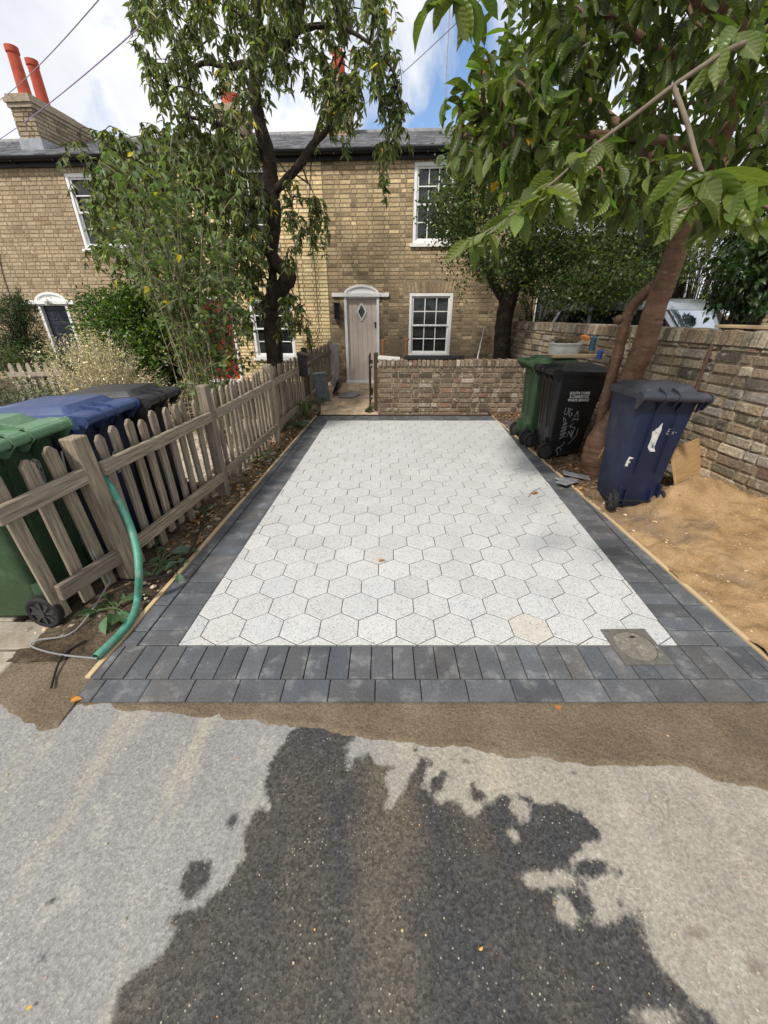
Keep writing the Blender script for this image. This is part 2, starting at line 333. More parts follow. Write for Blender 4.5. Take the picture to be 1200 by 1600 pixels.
def road_material():
    m = bpy.data.materials.new('asphalt'); m.use_nodes = True; t = m.node_tree; l = t.links.new
    b = t.nodes['Principled BSDF']; co = N(t, 'ShaderNodeTexCoord'); vec = co.outputs['Object']
    def noise(sc, det=5, rg=.6, v=None, dist=0.0):
        n = N(t, 'ShaderNodeTexNoise', i_Scale=sc, i_Detail=det, i_Roughness=rg, i_Distortion=dist); l(v or vec, n.inputs['Vector']); return n.outputs['Fac']
    def mr(s, a, b_, c, d, smooth=False):
        q = N(t, 'ShaderNodeMapRange'); q.inputs['From Min'].default_value = a; q.inputs['From Max'].default_value = b_; q.inputs['To Min'].default_value = c; q.inputs['To Max'].default_value = d
        if smooth: q.interpolation_type = 'SMOOTHSTEP'
        l(s, q.inputs['Value']); return q.outputs[0]
    def mix(f, a, b_, bt='MIX'):
        x = N(t, 'ShaderNodeMixRGB', blend_type=bt)
        for s, v in ((0, f), (1, a), (2, b_)):
            if isinstance(v, (int, float)): x.inputs[s].default_value = v
            elif isinstance(v, tuple): x.inputs[s].default_value = (*v, 1)
            else: l(v, x.inputs[s])
        return x.outputs[0]
    def math_(op, a, b_):
        x = N(t, 'ShaderNodeMath', operation=op)
        for s, v in ((0, a), (1, b_)):
            if isinstance(v, (int, float)): x.inputs[s].default_value = v
            else: l(v, x.inputs[s])
        return x.outputs[0]
    # left part bluish grey, right part warm grey (a resurfaced strip), both worn
    sep = N(t, 'ShaderNodeSeparateXYZ'); l(vec, sep.inputs[0])
    side = mr(math_('ADD', sep.outputs['X'], math_('MULTIPLY', noise(2.5), .5)), .0, .5, 0, 1, True)
    base = mix(side, (.232, .229, .220), (.272, .250, .212))
    base = mix(1.0, base, mr(noise(1.4, 4), .3, .7, .88, 1.1), 'MULTIPLY')
    st = N(t, 'ShaderNodeMapping'); st.inputs['Rotation'].default_value = (0, 0, R(-25)); st.inputs['Scale'].default_value = (5.5, .9, 1); l(vec, st.inputs['Vector'])
    base = mix(mr(noise(1.3, 5, .6, st.outputs[0]), .52, .68, 0, .55), base, (.37, .33, .25))        # cement smears
    base = mix(mr(noise(9, 6, .7), .55, .7, 0, .45), base, (.39, .365, .31))
    base = mix(mr(noise(5, 6, .7), .30, .42, .35, 0), base, (.20, .175, .14))
    vo = N(t, 'ShaderNodeTexVoronoi', i_Scale=150.0, i_Randomness=1.0); l(vec, vo.inputs['Vector'])
    ag = N(t, 'ShaderNodeSeparateColor'); l(vo.outputs['Color'], ag.inputs[0])
    base = mix(1.0, base, mr(ag.outputs[0], 0, 1, .80, 1.18), 'MULTIPLY')
    base = mix(1.0, base, mr(noise(75, 6, .8), .32, .68, .76, 1.22), 'MULTIPLY')
    base = mix(mr(noise(30, 5, .75), .60, .70, 0, .5), base, (.43, .41, .36))
    base = mix(mr(noise(24, 5, .75), .30, .40, .5, 0), base, (.17, .165, .155))
    vo2 = N(t, 'ShaderNodeTexVoronoi', i_Scale=115.0); l(vec, vo2.inputs['Vector']); ag2 = N(t, 'ShaderNodeSeparateColor'); l(vo2.outputs['Color'], ag2.inputs[0])
    grit = math_('MULTIPLY', mr(ag2.outputs[1], .88, .90, 0, 1), mr(vo2.outputs['Distance'], .22, .30, 1, 0))
    cv = N(t, 'ShaderNodeVectorMath', operation='ADD'); l(vec, cv.inputs[0]); cvn = N(t, 'ShaderNodeTexNoise', i_Scale=5.0, i_Detail=6.0); l(vec, cvn.inputs['Vector']); cvs = N(t, 'ShaderNodeVectorMath', operation='SCALE'); cvs.inputs['Scale'].default_value = .35; l(cvn.outputs['Color'], cvs.inputs[0]); l(cvs.outputs[0], cv.inputs[1])
    ck = N(t, 'ShaderNodeTexVoronoi', feature='DISTANCE_TO_EDGE', i_Scale=.9); l(cv.outputs[0], ck.inputs['Vector'])
    crack = math_('MULTIPLY', mr(ck.outputs['Distance'], .002, .006, 1, 0), mr(noise(2.2, 3), .54, .62, 0, .25))
    # oil spots
    oa = N(t, 'ShaderNodeAttribute', attribute_name='oil'); o_f = mr(math_('ADD', oa.outputs['Fac'], math_('MULTIPLY', math_('SUBTRACT', noise(30), .5), .03)), -.004, .008, 0, .6)
    base = mix(o_f, base, (.12, .09, .075))
    # wet stain with a ragged edge
    wa = N(t, 'ShaderNodeAttribute', attribute_name='wet')
    edge = math_('MULTIPLY', math_('SUBTRACT', noise(16, 8, .72), .5), .075)
    edge2 = math_('MULTIPLY', math_('SUBTRACT', noise(90, 4, .7), .5), .018)
    w = mr(math_('ADD', math_('ADD', wa.outputs['Fac'], edge), edge2), -.006, .014, 0, 1, True)
    st2 = N(t, 'ShaderNodeMapping'); st2.inputs['Scale'].default_value = (3.0, .9, 1); l(vec, st2.inputs['Vector'])
    wcol = mix(mr(noise(1.2, 5, .6, st2.outputs[0]), .44, .62, 0, 1), (.038, .038, .039), (.058, .051, .041))
    swath = math_('MULTIPLY', mr(math_('ABSOLUTE', math_('ADD', sep.outputs['X'], math_('MULTIPLY', math_('SUBTRACT', noise(3.0), .5), .35)), 0), .03, .16, .75, 0, True), mr(noise(2.0, 3), .3, .6, .4, 1))
    wcol = mix(swath, wcol, (.105, .088, .062))
    wcol = mix(mr(noise(14, 6, .7), .56, .72, 0, .5), wcol, (.12, .105, .085))
    wcol = mix(1.0, wcol, mr(ag.outputs[0], 0, 1, .55, 1.4), 'MULTIPLY')
    wcol = mix(1.0, wcol, mr(noise(80, 6, .8), .3, .7, .5, 1.6), 'MULTIPLY')
    col = mix(w, base, wcol)
    col = mix(math_('MULTIPLY', grit, mr(noise(6, 3), .42, .6, .03, .6)), col, (.62, .55, .42))
    col = mix(crack, col, (.03, .028, .025))
    l(col, b.inputs['Base Color'])
    l(mr(w, 0, 1, .92, .42), b.inputs['Roughness']); b.inputs['Specular IOR Level'].default_value = .3
    hh = math_('ADD', math_('MULTIPLY', noise(220, 4, .7), .6), math_('MULTIPLY', vo.outputs['Distance'], .35))
    hh = math_('ADD', hh, math_('MULTIPLY', noise(60, 6, .8), .8))
    bp = N(t, 'ShaderNodeBump', i_Strength=.6, i_Distance=.0035); l(hh, bp.inputs['Height']); l(bp.outputs[0], b.inputs['Normal'])
    return m
road = grid_obj('road', GX, GY, np.zeros_like(GX) - .012 + .004 * vnoise(GX, GY, 3, 2, 2.0) * (abs(GX) < 2.3), road_material(), {'wet': wet, 'oil': oil})
tag(road, 'worn grey asphalt lane with a large dark wet patch', kind='structure')

def soil_mat(name, cols, rough=.95, sc=4, bump=(1, 30, .02), vs=85.0, va=.35):
    m = bpy.data.materials.new(name); m.use_nodes = True; t = m.node_tree; l = t.links.new; b = t.nodes['Principled BSDF']; b.inputs['Roughness'].default_value = rough; b.inputs['Specular IOR Level'].default_value = .15
    co = N(t, 'ShaderNodeTexCoord'); vec = co.outputs['Object']
    n = N(t, 'ShaderNodeTexNoise', i_Scale=float(sc), i_Detail=8.0, i_Roughness=.65); l(vec, n.inputs['Vector'])
    cr = N(t, 'ShaderNodeValToRGB'); e = cr.color_ramp.elements; e[0].position = .34; e[0].color = (*cols[0], 1); e[1].position = .66; e[1].color = (*cols[-1], 1)
    for i, c in enumerate(cols[1:-1]): x = e.new(.34 + .32 * (i + 1) / (len(cols) - 1)); x.color = (*c, 1)
    l(n.outputs['Fac'], cr.inputs['Fac'])
    vo = N(t, 'ShaderNodeTexVoronoi', i_Scale=vs); l(vec, vo.inputs['Vector']); sc_ = N(t, 'ShaderNodeSeparateColor'); l(vo.outputs['Color'], sc_.inputs[0])
    q = N(t, 'ShaderNodeMapRange'); q.inputs['To Min'].default_value = 1 - va; q.inputs['To Max'].default_value = 1 + va; l(sc_.outputs[0], q.inputs['Value'])
    x = N(t, 'ShaderNodeMixRGB', blend_type='MULTIPLY', i_Fac=1.0); l(cr.outputs['Color'], x.inputs[1]); l(q.outputs[0], x.inputs[2]); l(x.outputs[0], b.inputs['Base Color'])
    n2 = N(t, 'ShaderNodeTexNoise', i_Scale=float(bump[1]), i_Detail=8.0, i_Roughness=.7); l(vec, n2.inputs['Vector'])
    bp = N(t, 'ShaderNodeBump', i_Strength=bump[0], i_Distance=bump[2]); l(n2.outputs['Fac'], bp.inputs['Height']); l(bp.outputs[0], b.inputs['Normal'])
    return m
M['soil'] = soil_mat('soil', [(.045, .032, .022), (.10, .075, .05), (.17, .13, .09)])
M['sand'] = soil_mat('sand', [(.23, .145, .072), (.325, .212, .108), (.39, .265, .145)], sc=5, bump=(.8, 16, .03), vs=260.0, va=.2)
M['mud'] = soil_mat('mud', [(.13, .102, .069), (.165, .13, .088), (.21, .168, .118)], vs=180.0, va=.26, sc=2.6, bump=(1, 60, .014))
M['gravel'] = soil_mat('gravel', [(.14, .11, .08), (.26, .22, .17), (.36, .31, .25)], sc=7, bump=(1, 60, .02))
M['concrete'] = mat('concrete', (.36, .32, .26), .9, .2, mottle=(.2, 4), mottle2=(.2, 60), bump=(.5, 80, .004), stain=((.18, .13, .08), 3, .5, .12, .7))
gxs = np.concatenate([np.linspace(-400, -14, 8)[:-1], np.linspace(-14, 14, 60), np.linspace(14, 400, 8)[1:]]); gys = np.concatenate([np.linspace(-300, 0, 6)[:-1], np.linspace(0, 14, 30), np.linspace(14, 600, 9)[1:]])
a_, b_ = np.meshgrid(gxs, gys)
tag(grid_obj('ground', a_, b_, np.full(a_.shape, -.05), M['soil']), 'dark garden soil between fence, walls and houses', kind='structure')

# ---------------------------------------------------------------- driveway frame
IL0, IL1 = G(278, 1008), G(512, 657); IR0, IR1 = G(1060, 1008), G(778, 657)
OL1, OR1 = G(495, 650), G(768, 650)
OL0 = G(120, 1085); ORm = G(1200, 1033)
YF = G(600, 1096).y
def online(a, b, y): t = (y - a.y) / (b.y - a.y); return a.x + (b.x - a.x) * t
OLx = lambda y: online(OL0, OL1, y); ORx = lambda y: online(ORm, OR1, y)
ILx = lambda y: online(IL0, IL1, y); IRx = lambda y: online(IR0, IR1, y)
YI0, YI1, YB = IL0.y, IL1.y, OL1.y
def clip(poly, a, b, off=0.0):
    """keep the part of poly left of a->b, moved inward by off"""
    nx, ny = -(b[1] - a[1]), b[0] - a[0]; ln = math.hypot(nx, ny); nx /= ln; ny /= ln
    d = [(p[0] - a[0]) * nx + (p[1] - a[1]) * ny - off for p in poly]; out = []
    for i in range(len(poly)):
        j = (i + 1) % len(poly)
        if d[i] >= 0: out.append(poly[i])
        if (d[i] >= 0) != (d[j] >= 0):
            t = d[i] / (d[i] - d[j]); out.append((poly[i][0] + (poly[j][0] - poly[i][0]) * t, poly[i][1] + (poly[j][1] - poly[i][1]) * t))
    return out
def area(p): return .5 * sum(p[i][0] * p[(i+1) % len(p)][1] - p[(i+1) % len(p)][0] * p[i][1] for i in range(len(p)))
def inset(poly, d):
    out = list(poly)
    for i in range(len(poly)):
        a, b = poly[i], poly[(i + 1) % len(poly)]
        if math.hypot(a[0] - b[0], a[1] - b[1]) < 1e-6: continue
        out = clip(out, a, b, d)
        if len(out) < 3: return []
    # drop near-duplicates
    res = [p for i, p in enumerate(out) if math.hypot(p[0] - out[i-1][0], p[1] - out[i-1][1]) > 1e-5]
    return res
def clip_to(poly, region):
    out = poly
    for i in range(len(region)):
        out = clip(out, region[i], region[(i + 1) % len(region)])
        if len(out) < 3: return []
    return out
def paver(mb, poly, col, gap=.0018, bev=.003, z=0.0, m=0, depth=.03):
    p = inset(poly, gap)
    if len(p) < 3 or area(p) < 2e-4: return
    zz = z + random.uniform(-.0012, .0012); tx, ty = random.uniform(-.006, .006), random.uniform(-.006, .006)
    cx = sum(q[0] for q in p) / len(p); cy = sum(q[1] for q in p) / len(p)
    h = lambda q, dz: (q[0], q[1], zz + dz + (q[0] - cx) * tx + (q[1] - cy) * ty)
    q = [(cx + (a[0] - cx) * (1 - bev / max(.03, math.hypot(a[0] - cx, a[1] - cy)) * 1.3), cy + (a[1] - cy) * (1 - bev / max(.03, math.hypot(a[0] - cx, a[1] - cy)) * 1.3)) for a in p]
    n = len(p); mb.poly([h(a, 0) for a in q], col, m)
    for i in range(n):
        j = (i + 1) % n
        mb.poly([h(p[i], -bev * .6), h(p[j], -bev * .6), h(q[j], 0), h(q[i], 0)], col, m)
        mb.poly([h(p[i], -depth), h(p[j], -depth), h(p[j], -bev * .6), h(p[i], -bev * .6)], col, m)
def rect(cx, cy, w, h, rot=0.0):
    c, s = math.cos(rot), math.sin(rot)
    return [(cx + a * c - b * s, cy + a * s + b * c) for a, b in ((-w/2, -h/2), (w/2, -h/2), (w/2, h/2), (-w/2, h/2))]

def granite_mat():
    m = mat('granite', (.455, .462, .458), .8, .3, mottle=(.07, 3), mottle2=(.05, 20), bump=(.35, 260, .0015), stain=((.40, .385, .35), 7, .60, .12, .35))
    t = m.node_tree; l = t.links.new; b = t.nodes['Principled BSDF']; src = b.inputs['Base Color'].links[0].from_socket
    co = N(t, 'ShaderNodeTexCoord'); vo = N(t, 'ShaderNodeTexVoronoi', i_Scale=210.0); l(co.outputs['Object'], vo.inputs['Vector'])
    s = N(t, 'ShaderNodeSeparateColor'); l(vo.outputs['Color'], s.inputs[0])
    cr = N(t, 'ShaderNodeValToRGB'); e = cr.color_ramp.elements; e[0].position = 0; e[0].color = (.42, .42, .42, 1); e[1].position = .16; e[1].color = (.95, .95, .95, 1); x = e.new(.95); x.color = (1.12, 1.12, 1.1, 1)
    l(s.outputs[0], cr.inputs['Fac']); mx = N(t, 'ShaderNodeMixRGB', blend_type='MULTIPLY', i_Fac=1.0); l(src, mx.inputs[1]); l(cr.outputs[0], mx.inputs[2]); l(mx.outputs[0], b.inputs['Base Color'])
    return m
M['granite'] = granite_mat()
M['block'] = mat('block', (.098, .103, .111), .78, .3, mottle=(.28, 5), mottle2=(.25, 90), bump=(.5, 160, .003), stain=((.24, .24, .235), 10, .54, .14, .5))
M['jointing'] = mat('jointing', (.085, .08, .072), .95, .1, mottle=(.4, 80), bump=(.6, 90, .004))
M['jointing_dark'] = mat('jointing_dark', (.02, .019, .018), .95, .1, mottle=(.5, 40), bump=(.6, 90, .004))
mb = MB(); reg = [(ILx(YI0), YI0), (IRx(YI0), YI0), (IRx(YI1), YI1), (ILx(YI1), YI1)]
W = .2055; rowh = W / math.sqrt(3) * 1.5; rad = W / math.sqrt(3); j = 0
y = YI0 + rad * 1.03 - rowh
holes_z = None
while y - rad < YI1:
    k = -14
    while k < 14:
        cx = -.036 + k * W + (0 if j % 2 else W / 2)
        hx = [(cx + rad * math.cos(R(60 * i + 30)), y + rad * math.sin(R(60 * i + 30))) for i in range(6)]
        p = clip_to(hx, reg)
        if len(p) > 2:
            g = random.gauss(1, .02); w = random.gauss(0, .004)
            if random.random() < .05: g *= .93
            c = (g + w, g, g - w * 1.3)
            if abs(cx - .786) < .05 and j == 1: c = (1.0, .95, .87)
            paver(mb, p, c, gap=.0023, bev=.003)
        k += 1
    y += rowh; j += 1
tag(mb.build('driveway', M['granite']), 'pale granite hexagon paving of the new driveway', kind='structure')
mb = MB()
def blockcol():
    g = random.gauss(1, .13); w = random.gauss(0, .03); return (g * (1 + w), g, g * (1 - w))
for side in (-1, 1):
    inn = ILx if side < 0 else IRx; out = OLx if side < 0 else ORx
    lx = lambda y, o: inn(y) + side * o
    regs = [(inn, lambda y: inn(y) + side * .205), (lambda y: inn(y) + side * .208, out)]
    for kk, (fa, fb) in enumerate(regs):
        yy0 = YI0 - (0 if kk == 0 else .01); yy = yy0; st = .104 if kk == 0 else .208
        if kk: yy -= .1
        while yy < YB:
            a = max(yy, yy0); e = min(yy + st, YB)
            if kk and side < 0: pass
            x0a, x0b = fa(a), fa(e); x1a, x1b = fb(a), fb(e)
            p = [(x0a, a), (x1a, a), (x1b, e), (x0b, e)]
            if side < 0: p = p[::-1]
            if area(p) < 0: p = p[::-1]
            if e - a > .02: paver(mb, p, blockcol(), gap=.0028, bev=.005)
            yy += st
yfm = YI0 - .203
def front_row(y0, y1, st, off):
    x = OLx(y0) - .4 + off
    while x < ORx(y0) + .3:
        reg = [(OLx(y0), y0), (ORx(y0), y0), (ORx(y1), y1), (OLx(y1), y1)]
        sk = -.05 * (x / 1.5)
        p = [(x, y0), (x + st, y0), (x + st, y1), (x, y1)]
        p = clip_to(p, reg)
        if len(p) > 2: paver(mb, p, blockcol(), gap=.0022, bev=.004)
        x += st
front_row(yfm, YI0 - .002, .104, 0.03)
front_row(YF, yfm - .001, .2065, 0.07)
x = ILx(YI1)
while x < IRx(YI1):
    paver(mb, [(x, YI1 + .003), (min(x + .206, IRx(YI1)), YI1 + .003), (min(x + .206, IRx(YI1)), YB), (x, YB)], blockcol(), gap=.002, bev=.004); x += .206
tag(mb.build('driveway_border', M['block']), 'charcoal block border around the hexagon paving', kind='structure')
mb = MB(); mb.poly([(ILx(YI0) , YI0, -.0030), (IRx(YI0), YI0, -.0030), (IRx(YI1), YI1, -.0030), (ILx(YI1), YI1, -.0030)], m=0)
mb.poly([(OLx(YF) + .003, YF + .003, -.0105), (ORx(YF) - .003, YF + .003, -.0105), (ORx(YB), YB, -.0105), (OLx(YB), YB, -.0105)], m=1)
tag(mb.build('driveway_base', [M['jointing'], M['jointing_dark']]), 'sand bed showing in the joints of the paving', kind='structure')

# mud strip between paving and asphalt
mud_edge = gp((-250,1120),(-60,1100),(40,1085),(110,1093),(160,1100),(250,1106),(300,1113),(380,1122),(465,1133),(500,1137),(550,1145),(600,1151),(665,1161),(700,1166),(730,1170),(790,1184),(830,1180),(860,1178),(900,1186),(960,1192),(1000,1198),(1030,1203),(1050,1196),(1080,1202),(1130,1220),(1160,1231),(1200,1235),(1400,1262),(1900,1330))
mp = mud_edge + [(5.5, YF + .06), (5.5, 1.6), (-5.5, 1.6), (-5.5, .95)]
mx_ = np.concatenate([np.linspace(-6, -2.2, 30)[:-1], np.arange(-2.2, 2.6, .012), np.linspace(2.6, 6, 30)]); my_ = np.arange(.72, YF + .02, .009)
a_, b_ = np.meshgrid(mx_, my_)
s_ = sdist(a_, b_, mp) + .045 * vnoise(a_, b_, 5, 5, 9.0)
zz = -.030 + .024 * np.clip((s_ + .02) / .045, 0, 1) ** .7 + .004 * vnoise(a_, b_, 8, 3, 12.0) + .006 * np.exp(-(s_ - .012) ** 2 / .0002)
zz = np.where(b_ > YF - .004, np.minimum(zz, -.010), zz)
lft = a_ < OLx(YF) - .02
tag(grid_obj('mud_verge', a_, b_, zz, M['mud']), 'brown muddy sand washed along the paving edge', kind='structure')

# left ground: concrete pad for the bins, soil strip by the fence, neighbour's pale block paving
mb = MB()
for k, (x0, x1, y0, y1, zz) in enumerate([(-3.4, -1.78, 1.42, 1.62, .0), (-2.62, -1.80, 1.20, 1.415, -.004), (-3.45, -2.63, 1.19, 1.412, .001)]):
    mb.box(((x0 + x1) / 2, (y0 + y1) / 2, zz - .04), (x1 - x0 - .006, y1 - y0 - .006, .08), None, (random.uniform(.85, 1.1),) * 3)
mb.box((-2.9, 2.45, -.045), (1.7, 1.64, .08), None, (.9, .9, .9))
tag(mb.build('pavement', M['concrete'], bevel=.006), 'old concrete slabs under the bins on the left', kind='structure')
a_, b_ = np.meshgrid(np.arange(-4.2, OLx(1.2) + .02, .02), np.arange(YF - .26, 1.6, .02))
mudl = grid_obj('mud_corner', a_, b_, -.05 + .034 * np.clip((b_ - 1.10 + np.clip((a_ + 1.75) * .35, -.05, .12) + .06 * vnoise(a_, b_, 4, 4, 5.0)) / .05, 0, 1) + .012 * np.clip((a_ + 2.0) / .3, 0, 1) * np.clip((1.5 - b_) / .25, 0, 1) + .008 * vnoise(a_, b_, 12, 4, 9.0), M['mud'])
tag(mudl, 'muddy corner beside the first fence post', kind='structure')
mb = MB()
nreg = [(-5.6, 3.05), (-1.62, 3.05), (-1.5, 6.2), (-5.0, 6.2)]
for r_ in range(34):
    for c_ in range(22):
        p = clip_to(rect(-5.6 + c_ * .205 + (.1 if r_ % 2 else 0), 3.1 + r_ * .103, .2, .1), nreg)
        if len(p) > 2: g = random.gauss(1, .1); paver(mb, p, (g, g * .97, g * .92), gap=.003, bev=.005, z=.0)
M['pale_block'] = mat('pale_block', (.42, .37, .31), .9, .2, mottle=(.2, 8), bump=(.5, 120, .004))
mb.poly([(-5.6, 3.05, -.012), (-1.62, 3.05, -.012), (-1.5, 6.2, -.012), (-5.0, 6.2, -.012)], (.5, .5, .5))
tag(mb.build('neighbour_paving', M['pale_block']), 'pale block paving seen through the picket fence', kind='structure')
# soil strip left of the paving
def strip(name, fx0, fx1, y0, y1, hfun, material, step=.03, ny=None, attrs=None):
    yy = np.arange(y0, y1 + step, step); tt = np.linspace(0, 1, 26 if ny is None else ny)
    YY, TT = np.meshgrid(yy, tt, indexing='ij'); XX = np.vectorize(fx0)(YY) * (1 - TT) + np.vectorize(fx1)(YY) * TT
    return grid_obj(name, XX, YY, hfun(XX, YY, TT), material)
tag(strip('soil_bed', lambda y: -1.95, lambda y: OLx(y) - .025, 1.34, 6.9, lambda x, y, t: -.02 + .03 * np.sin(t * 3.1) + .03 * vnoise(x, y, 21, 4, 6.0) - .12 * np.clip((1.50 + .15 * vnoise(x, y, 9, 3, 7.0) - y), 0, .3), M['soil']),
    'narrow bed of soil and rubble along the picket fence', kind='structure')
# right bed: sand heap near, dark soil far
WX = lambda y: 2.96 - .115 * (y - 2.6)
def right_h(x, y, t=None):
    wxx = WX(y)
    heap = .26 * np.exp(-((y - 2.80) / .62) ** 2 - ((x - wxx + .10) / .46) ** 2) + .17 * np.exp(-((y - 2.90) / .17) ** 2 - ((x - 2.47) / .22) ** 2) + .07 * np.exp(-((y - 1.9) / .5) ** 2 - ((x - wxx + .6) / .45) ** 2)
    h = -.005 + heap + .055 * vnoise(x, y, 31, 5, 3.5) + .045 * vnoise(x, y, 77, 4, 9.0) * np.clip((x - 1.2) / .4, 0, 1)
    for fx, fy, fr in ((2.05, 2.15, .5), (1.75, 1.75, -.3), (2.35, 1.6, .2), (2.2, 2.5, 1.0)):      # boot prints
        c_, s_ = math.cos(fr), math.sin(fr); u_, v_ = (x - fx) * c_ + (y - fy) * s_, -(x - fx) * s_ + (y - fy) * c_
        q = np.maximum(np.abs(u_) / .14, np.abs(v_) / .05); h = h - .018 * np.clip(1.15 - q, 0, .25) * 4 + .008 * np.exp(-((q - 1.15) / .2) ** 2)
    return np.maximum(h, -.010)
def right_mat():
    m = M['sand'].copy(); m.name = 'sand_and_soil'; t = m.node_tree; l = t.links.new; b = t.nodes['Principled BSDF']
    src = b.inputs['Base Color'].links[0].from_socket; co = N(t, 'ShaderNodeTexCoord'); sp_ = N(t, 'ShaderNodeSeparateXYZ'); l(co.outputs['Object'], sp_.inputs[0])
    n = N(t, 'ShaderNodeTexNoise', i_Scale=3.0, i_Detail=6.0, i_Roughness=.65); l(co.outputs['Object'], n.inputs['Vector'])
    a = N(t, 'ShaderNodeMath', operation='MULTIPLY_ADD'); l(n.outputs['Fac'], a.inputs[0]); a.inputs[1].default_value = 2.0; l(sp_.outputs['Y'], a.inputs[2])
    q = N(t, 'ShaderNodeMapRange'); q.inputs['From Min'].default_value = 3.85; q.inputs['From Max'].default_value = 4.35; l(a.outputs[0], q.inputs['Value'])
    n3 = N(t, 'ShaderNodeTexNoise', i_Scale=1.6, i_Detail=5.0, i_Roughness=.6); l(co.outputs['Object'], n3.inputs['Vector'])
    q3 = N(t, 'ShaderNodeMapRange'); q3.inputs['From Min'].default_value = .55; q3.inputs['From Max'].default_value = .66; q3.inputs['To Max'].default_value = .75; l(n3.outputs['Fac'], q3.inputs['Value'])
    x0 = N(t, 'ShaderNodeMixRGB'); l(q3.outputs[0], x0.inputs[0]); l(src, x0.inputs[1]); x0.inputs[2].default_value = (.20, .15, .11, 1)
    dk = N(t, 'ShaderNodeTexNoise', i_Scale=14.0, i_Detail=8.0, i_Roughness=.7); l(co.outputs['Object'], dk.inputs['Vector'])
    cr = N(t, 'ShaderNodeValToRGB'); e = cr.color_ramp.elements; e[0].position = .35; e[0].color = (.05, .032, .022, 1); e[1].position = .68; e[1].color = (.20, .135, .09, 1); l(dk.outputs['Fac'], cr.inputs['Fac'])
    x = N(t, 'ShaderNodeMixRGB'); l(q.outputs[0], x.inputs[0]); l(x0.outputs[0], x.inputs[1]); l(cr.outputs[0], x.inputs[2]); l(x.outputs[0], b.inputs['Base Color'])
    return m
tag(strip('sand_heap', lambda y: ORx(y) + .004, lambda y: WX(y) + .05, .9, 6.72, right_h, right_mat(), step=.022, ny=60),
    'builder sand and dark soil between driveway edge and brick wall', kind='structure')

# timber edging
def edging(fx, y0, y1, label, side):
    mb = MB(); yy = y0
    while yy < y1 - .05:
        e = min(yy + 2.4, y1); a = V((fx(yy) + side * .014, yy, -.028)); b = V((fx(e) + side * .014, e - .003, -.028)); d = b - a
        mb.box((a + b) / 2, (.026, d.length, .075), Matrix.Rotation(-math.atan2(d.x, d.y), 3, 'Z')); yy = e
    return tag(mb.build('edging_board', M['wood_new'], bevel=.002), label, 'edging board', 'timber boards holding the driveway edges')
edging(OLx, YF + .12, YB + .02, 'pale timber board edging the driveway on the fence side', -1)
edging(ORx, YF - .0, YB + .02, 'pale timber board edging the driveway on the sand heap side', 1)
mb = MB(); mb.box(((OLx(YB) + ORx(YB)) / 2, YB + .018, -.02), (ORx(YB) - OLx(YB) + .02, .03, .07))
tag(mb.build('edging_board', M['wood_dark']), 'thin dark timber strip at the far end of the driveway', 'edging board')

# herringbone path to the door
mb = MB(); preg = [(G(500, 650).x, YB + .035), (G(592, 650).x, YB + .035), (-.12, 9.95), (-1.55, 9.95)]
for i in range(-40, 40):
    for k in range(-12, 60):
        for q in (0, 1):
            cx = -.7 + (i * 2 + k) * .1 * 0; 
            # herringbone cell: step (1,1) and (2,-2) in units of one brick width
            ux, uy = k + 2 * i, k - 2 * i
            bx, by = ux * .1, uy * .1
            if q: c_, w_, h_ = (bx + .05, by - .0), .098, .198
            else: c_, w_, h_ = (bx + .0 - .1, by + .05 - .1 + .1), .198, .098
            c45 = math.sqrt(.5); X_, Y_ = (c_[0] - c_[1]) * c45 - .8, (c_[0] + c_[1]) * c45 + 8.2
            if not (-2.4 < X_ < .7 and YB - .3 < Y_ < 10.3): continue
            p = clip_to(rect(X_, Y_, w_, h_, R(45)), preg)
            if len(p) > 2: g = random.gauss(1, .12); paver(mb, p, (g, g * random.uniform(.9, 1), g * random.uniform(.8, 1)), gap=.006, bev=.005, z=-.004 + random.uniform(0, .001))
mb.poly([(a, b, -.013) for a, b in preg], (.22, .2, .18))
M['path_brick'] = mat('path_brick', (.42, .34, .25), .9, .2, mottle=(.25, 9), bump=(.5, 90, .004))
tag(mb.build('path', M['path_brick']), 'tan herringbone brick path leading to the front door', kind='structure')

# manhole cover
c0 = (G(945, 986) + G(1012, 985) + G(1040, 1035) + G(975, 1040)) / 4; a0 = G(945, 986); a1 = G(1012, 985)
rz = math.atan2((a1 - a0).y, (a1 - a0).x); S = .235
mh = empty('manhole_cover', (c0.x, c0.y, 0), rz, 'square grey access cover with round inset lid set in the paving corner', 'manhole cover')
mb = MB(); n = 48; o_ = []
ring = [(math.cos(2*math.pi*i/n) * .098, math.sin(2*math.pi*i/n) * .098) for i in range(n)]
sq = []
for i in range(n):
    a = 2 * math.pi * i / n; k = (S / 2) / max(abs(math.cos(a)), abs(math.sin(a))); sq.append((math.cos(a) * k, math.sin(a) * k))
for i in range(n):
    j = (i + 1) % n
    mb.poly([(*ring[i], .006), (*sq[i], .006), (*sq[j], .006), (*ring[j], .006)]); mb.poly([(*sq[i], .006), (*sq[i], -.02), (*sq[j], -.02), (*sq[j], .006)]); mb.poly([(*ring[i], -.01), (*ring[i], .006), (*ring[j], .006), (*ring[j], -.01)])
M['cover'] = mat('cover', (.12, .115, .10), .8, .3, mottle=(.3, 20), bump=(.6, 120, .003), stain=((.28, .27, .24), 16, .58, .08, .5))
M['cover_lid'] = mat('cover_lid', (.17, .155, .13), .85, .3, mottle=(.3, 40), bump=(.8, 130, .004), stain=((.33, .31, .27), 60, .55, .08, .6))
mb.build('frame', M['cover'], mh)
mb = MB(); mb.loft([[(x * .97, y * .97, -.01) for x, y in ring], [(x * .97, y * .97, .0045) for x, y in ring]]); lid = mb.build('lid', M['cover_lid'], mh)
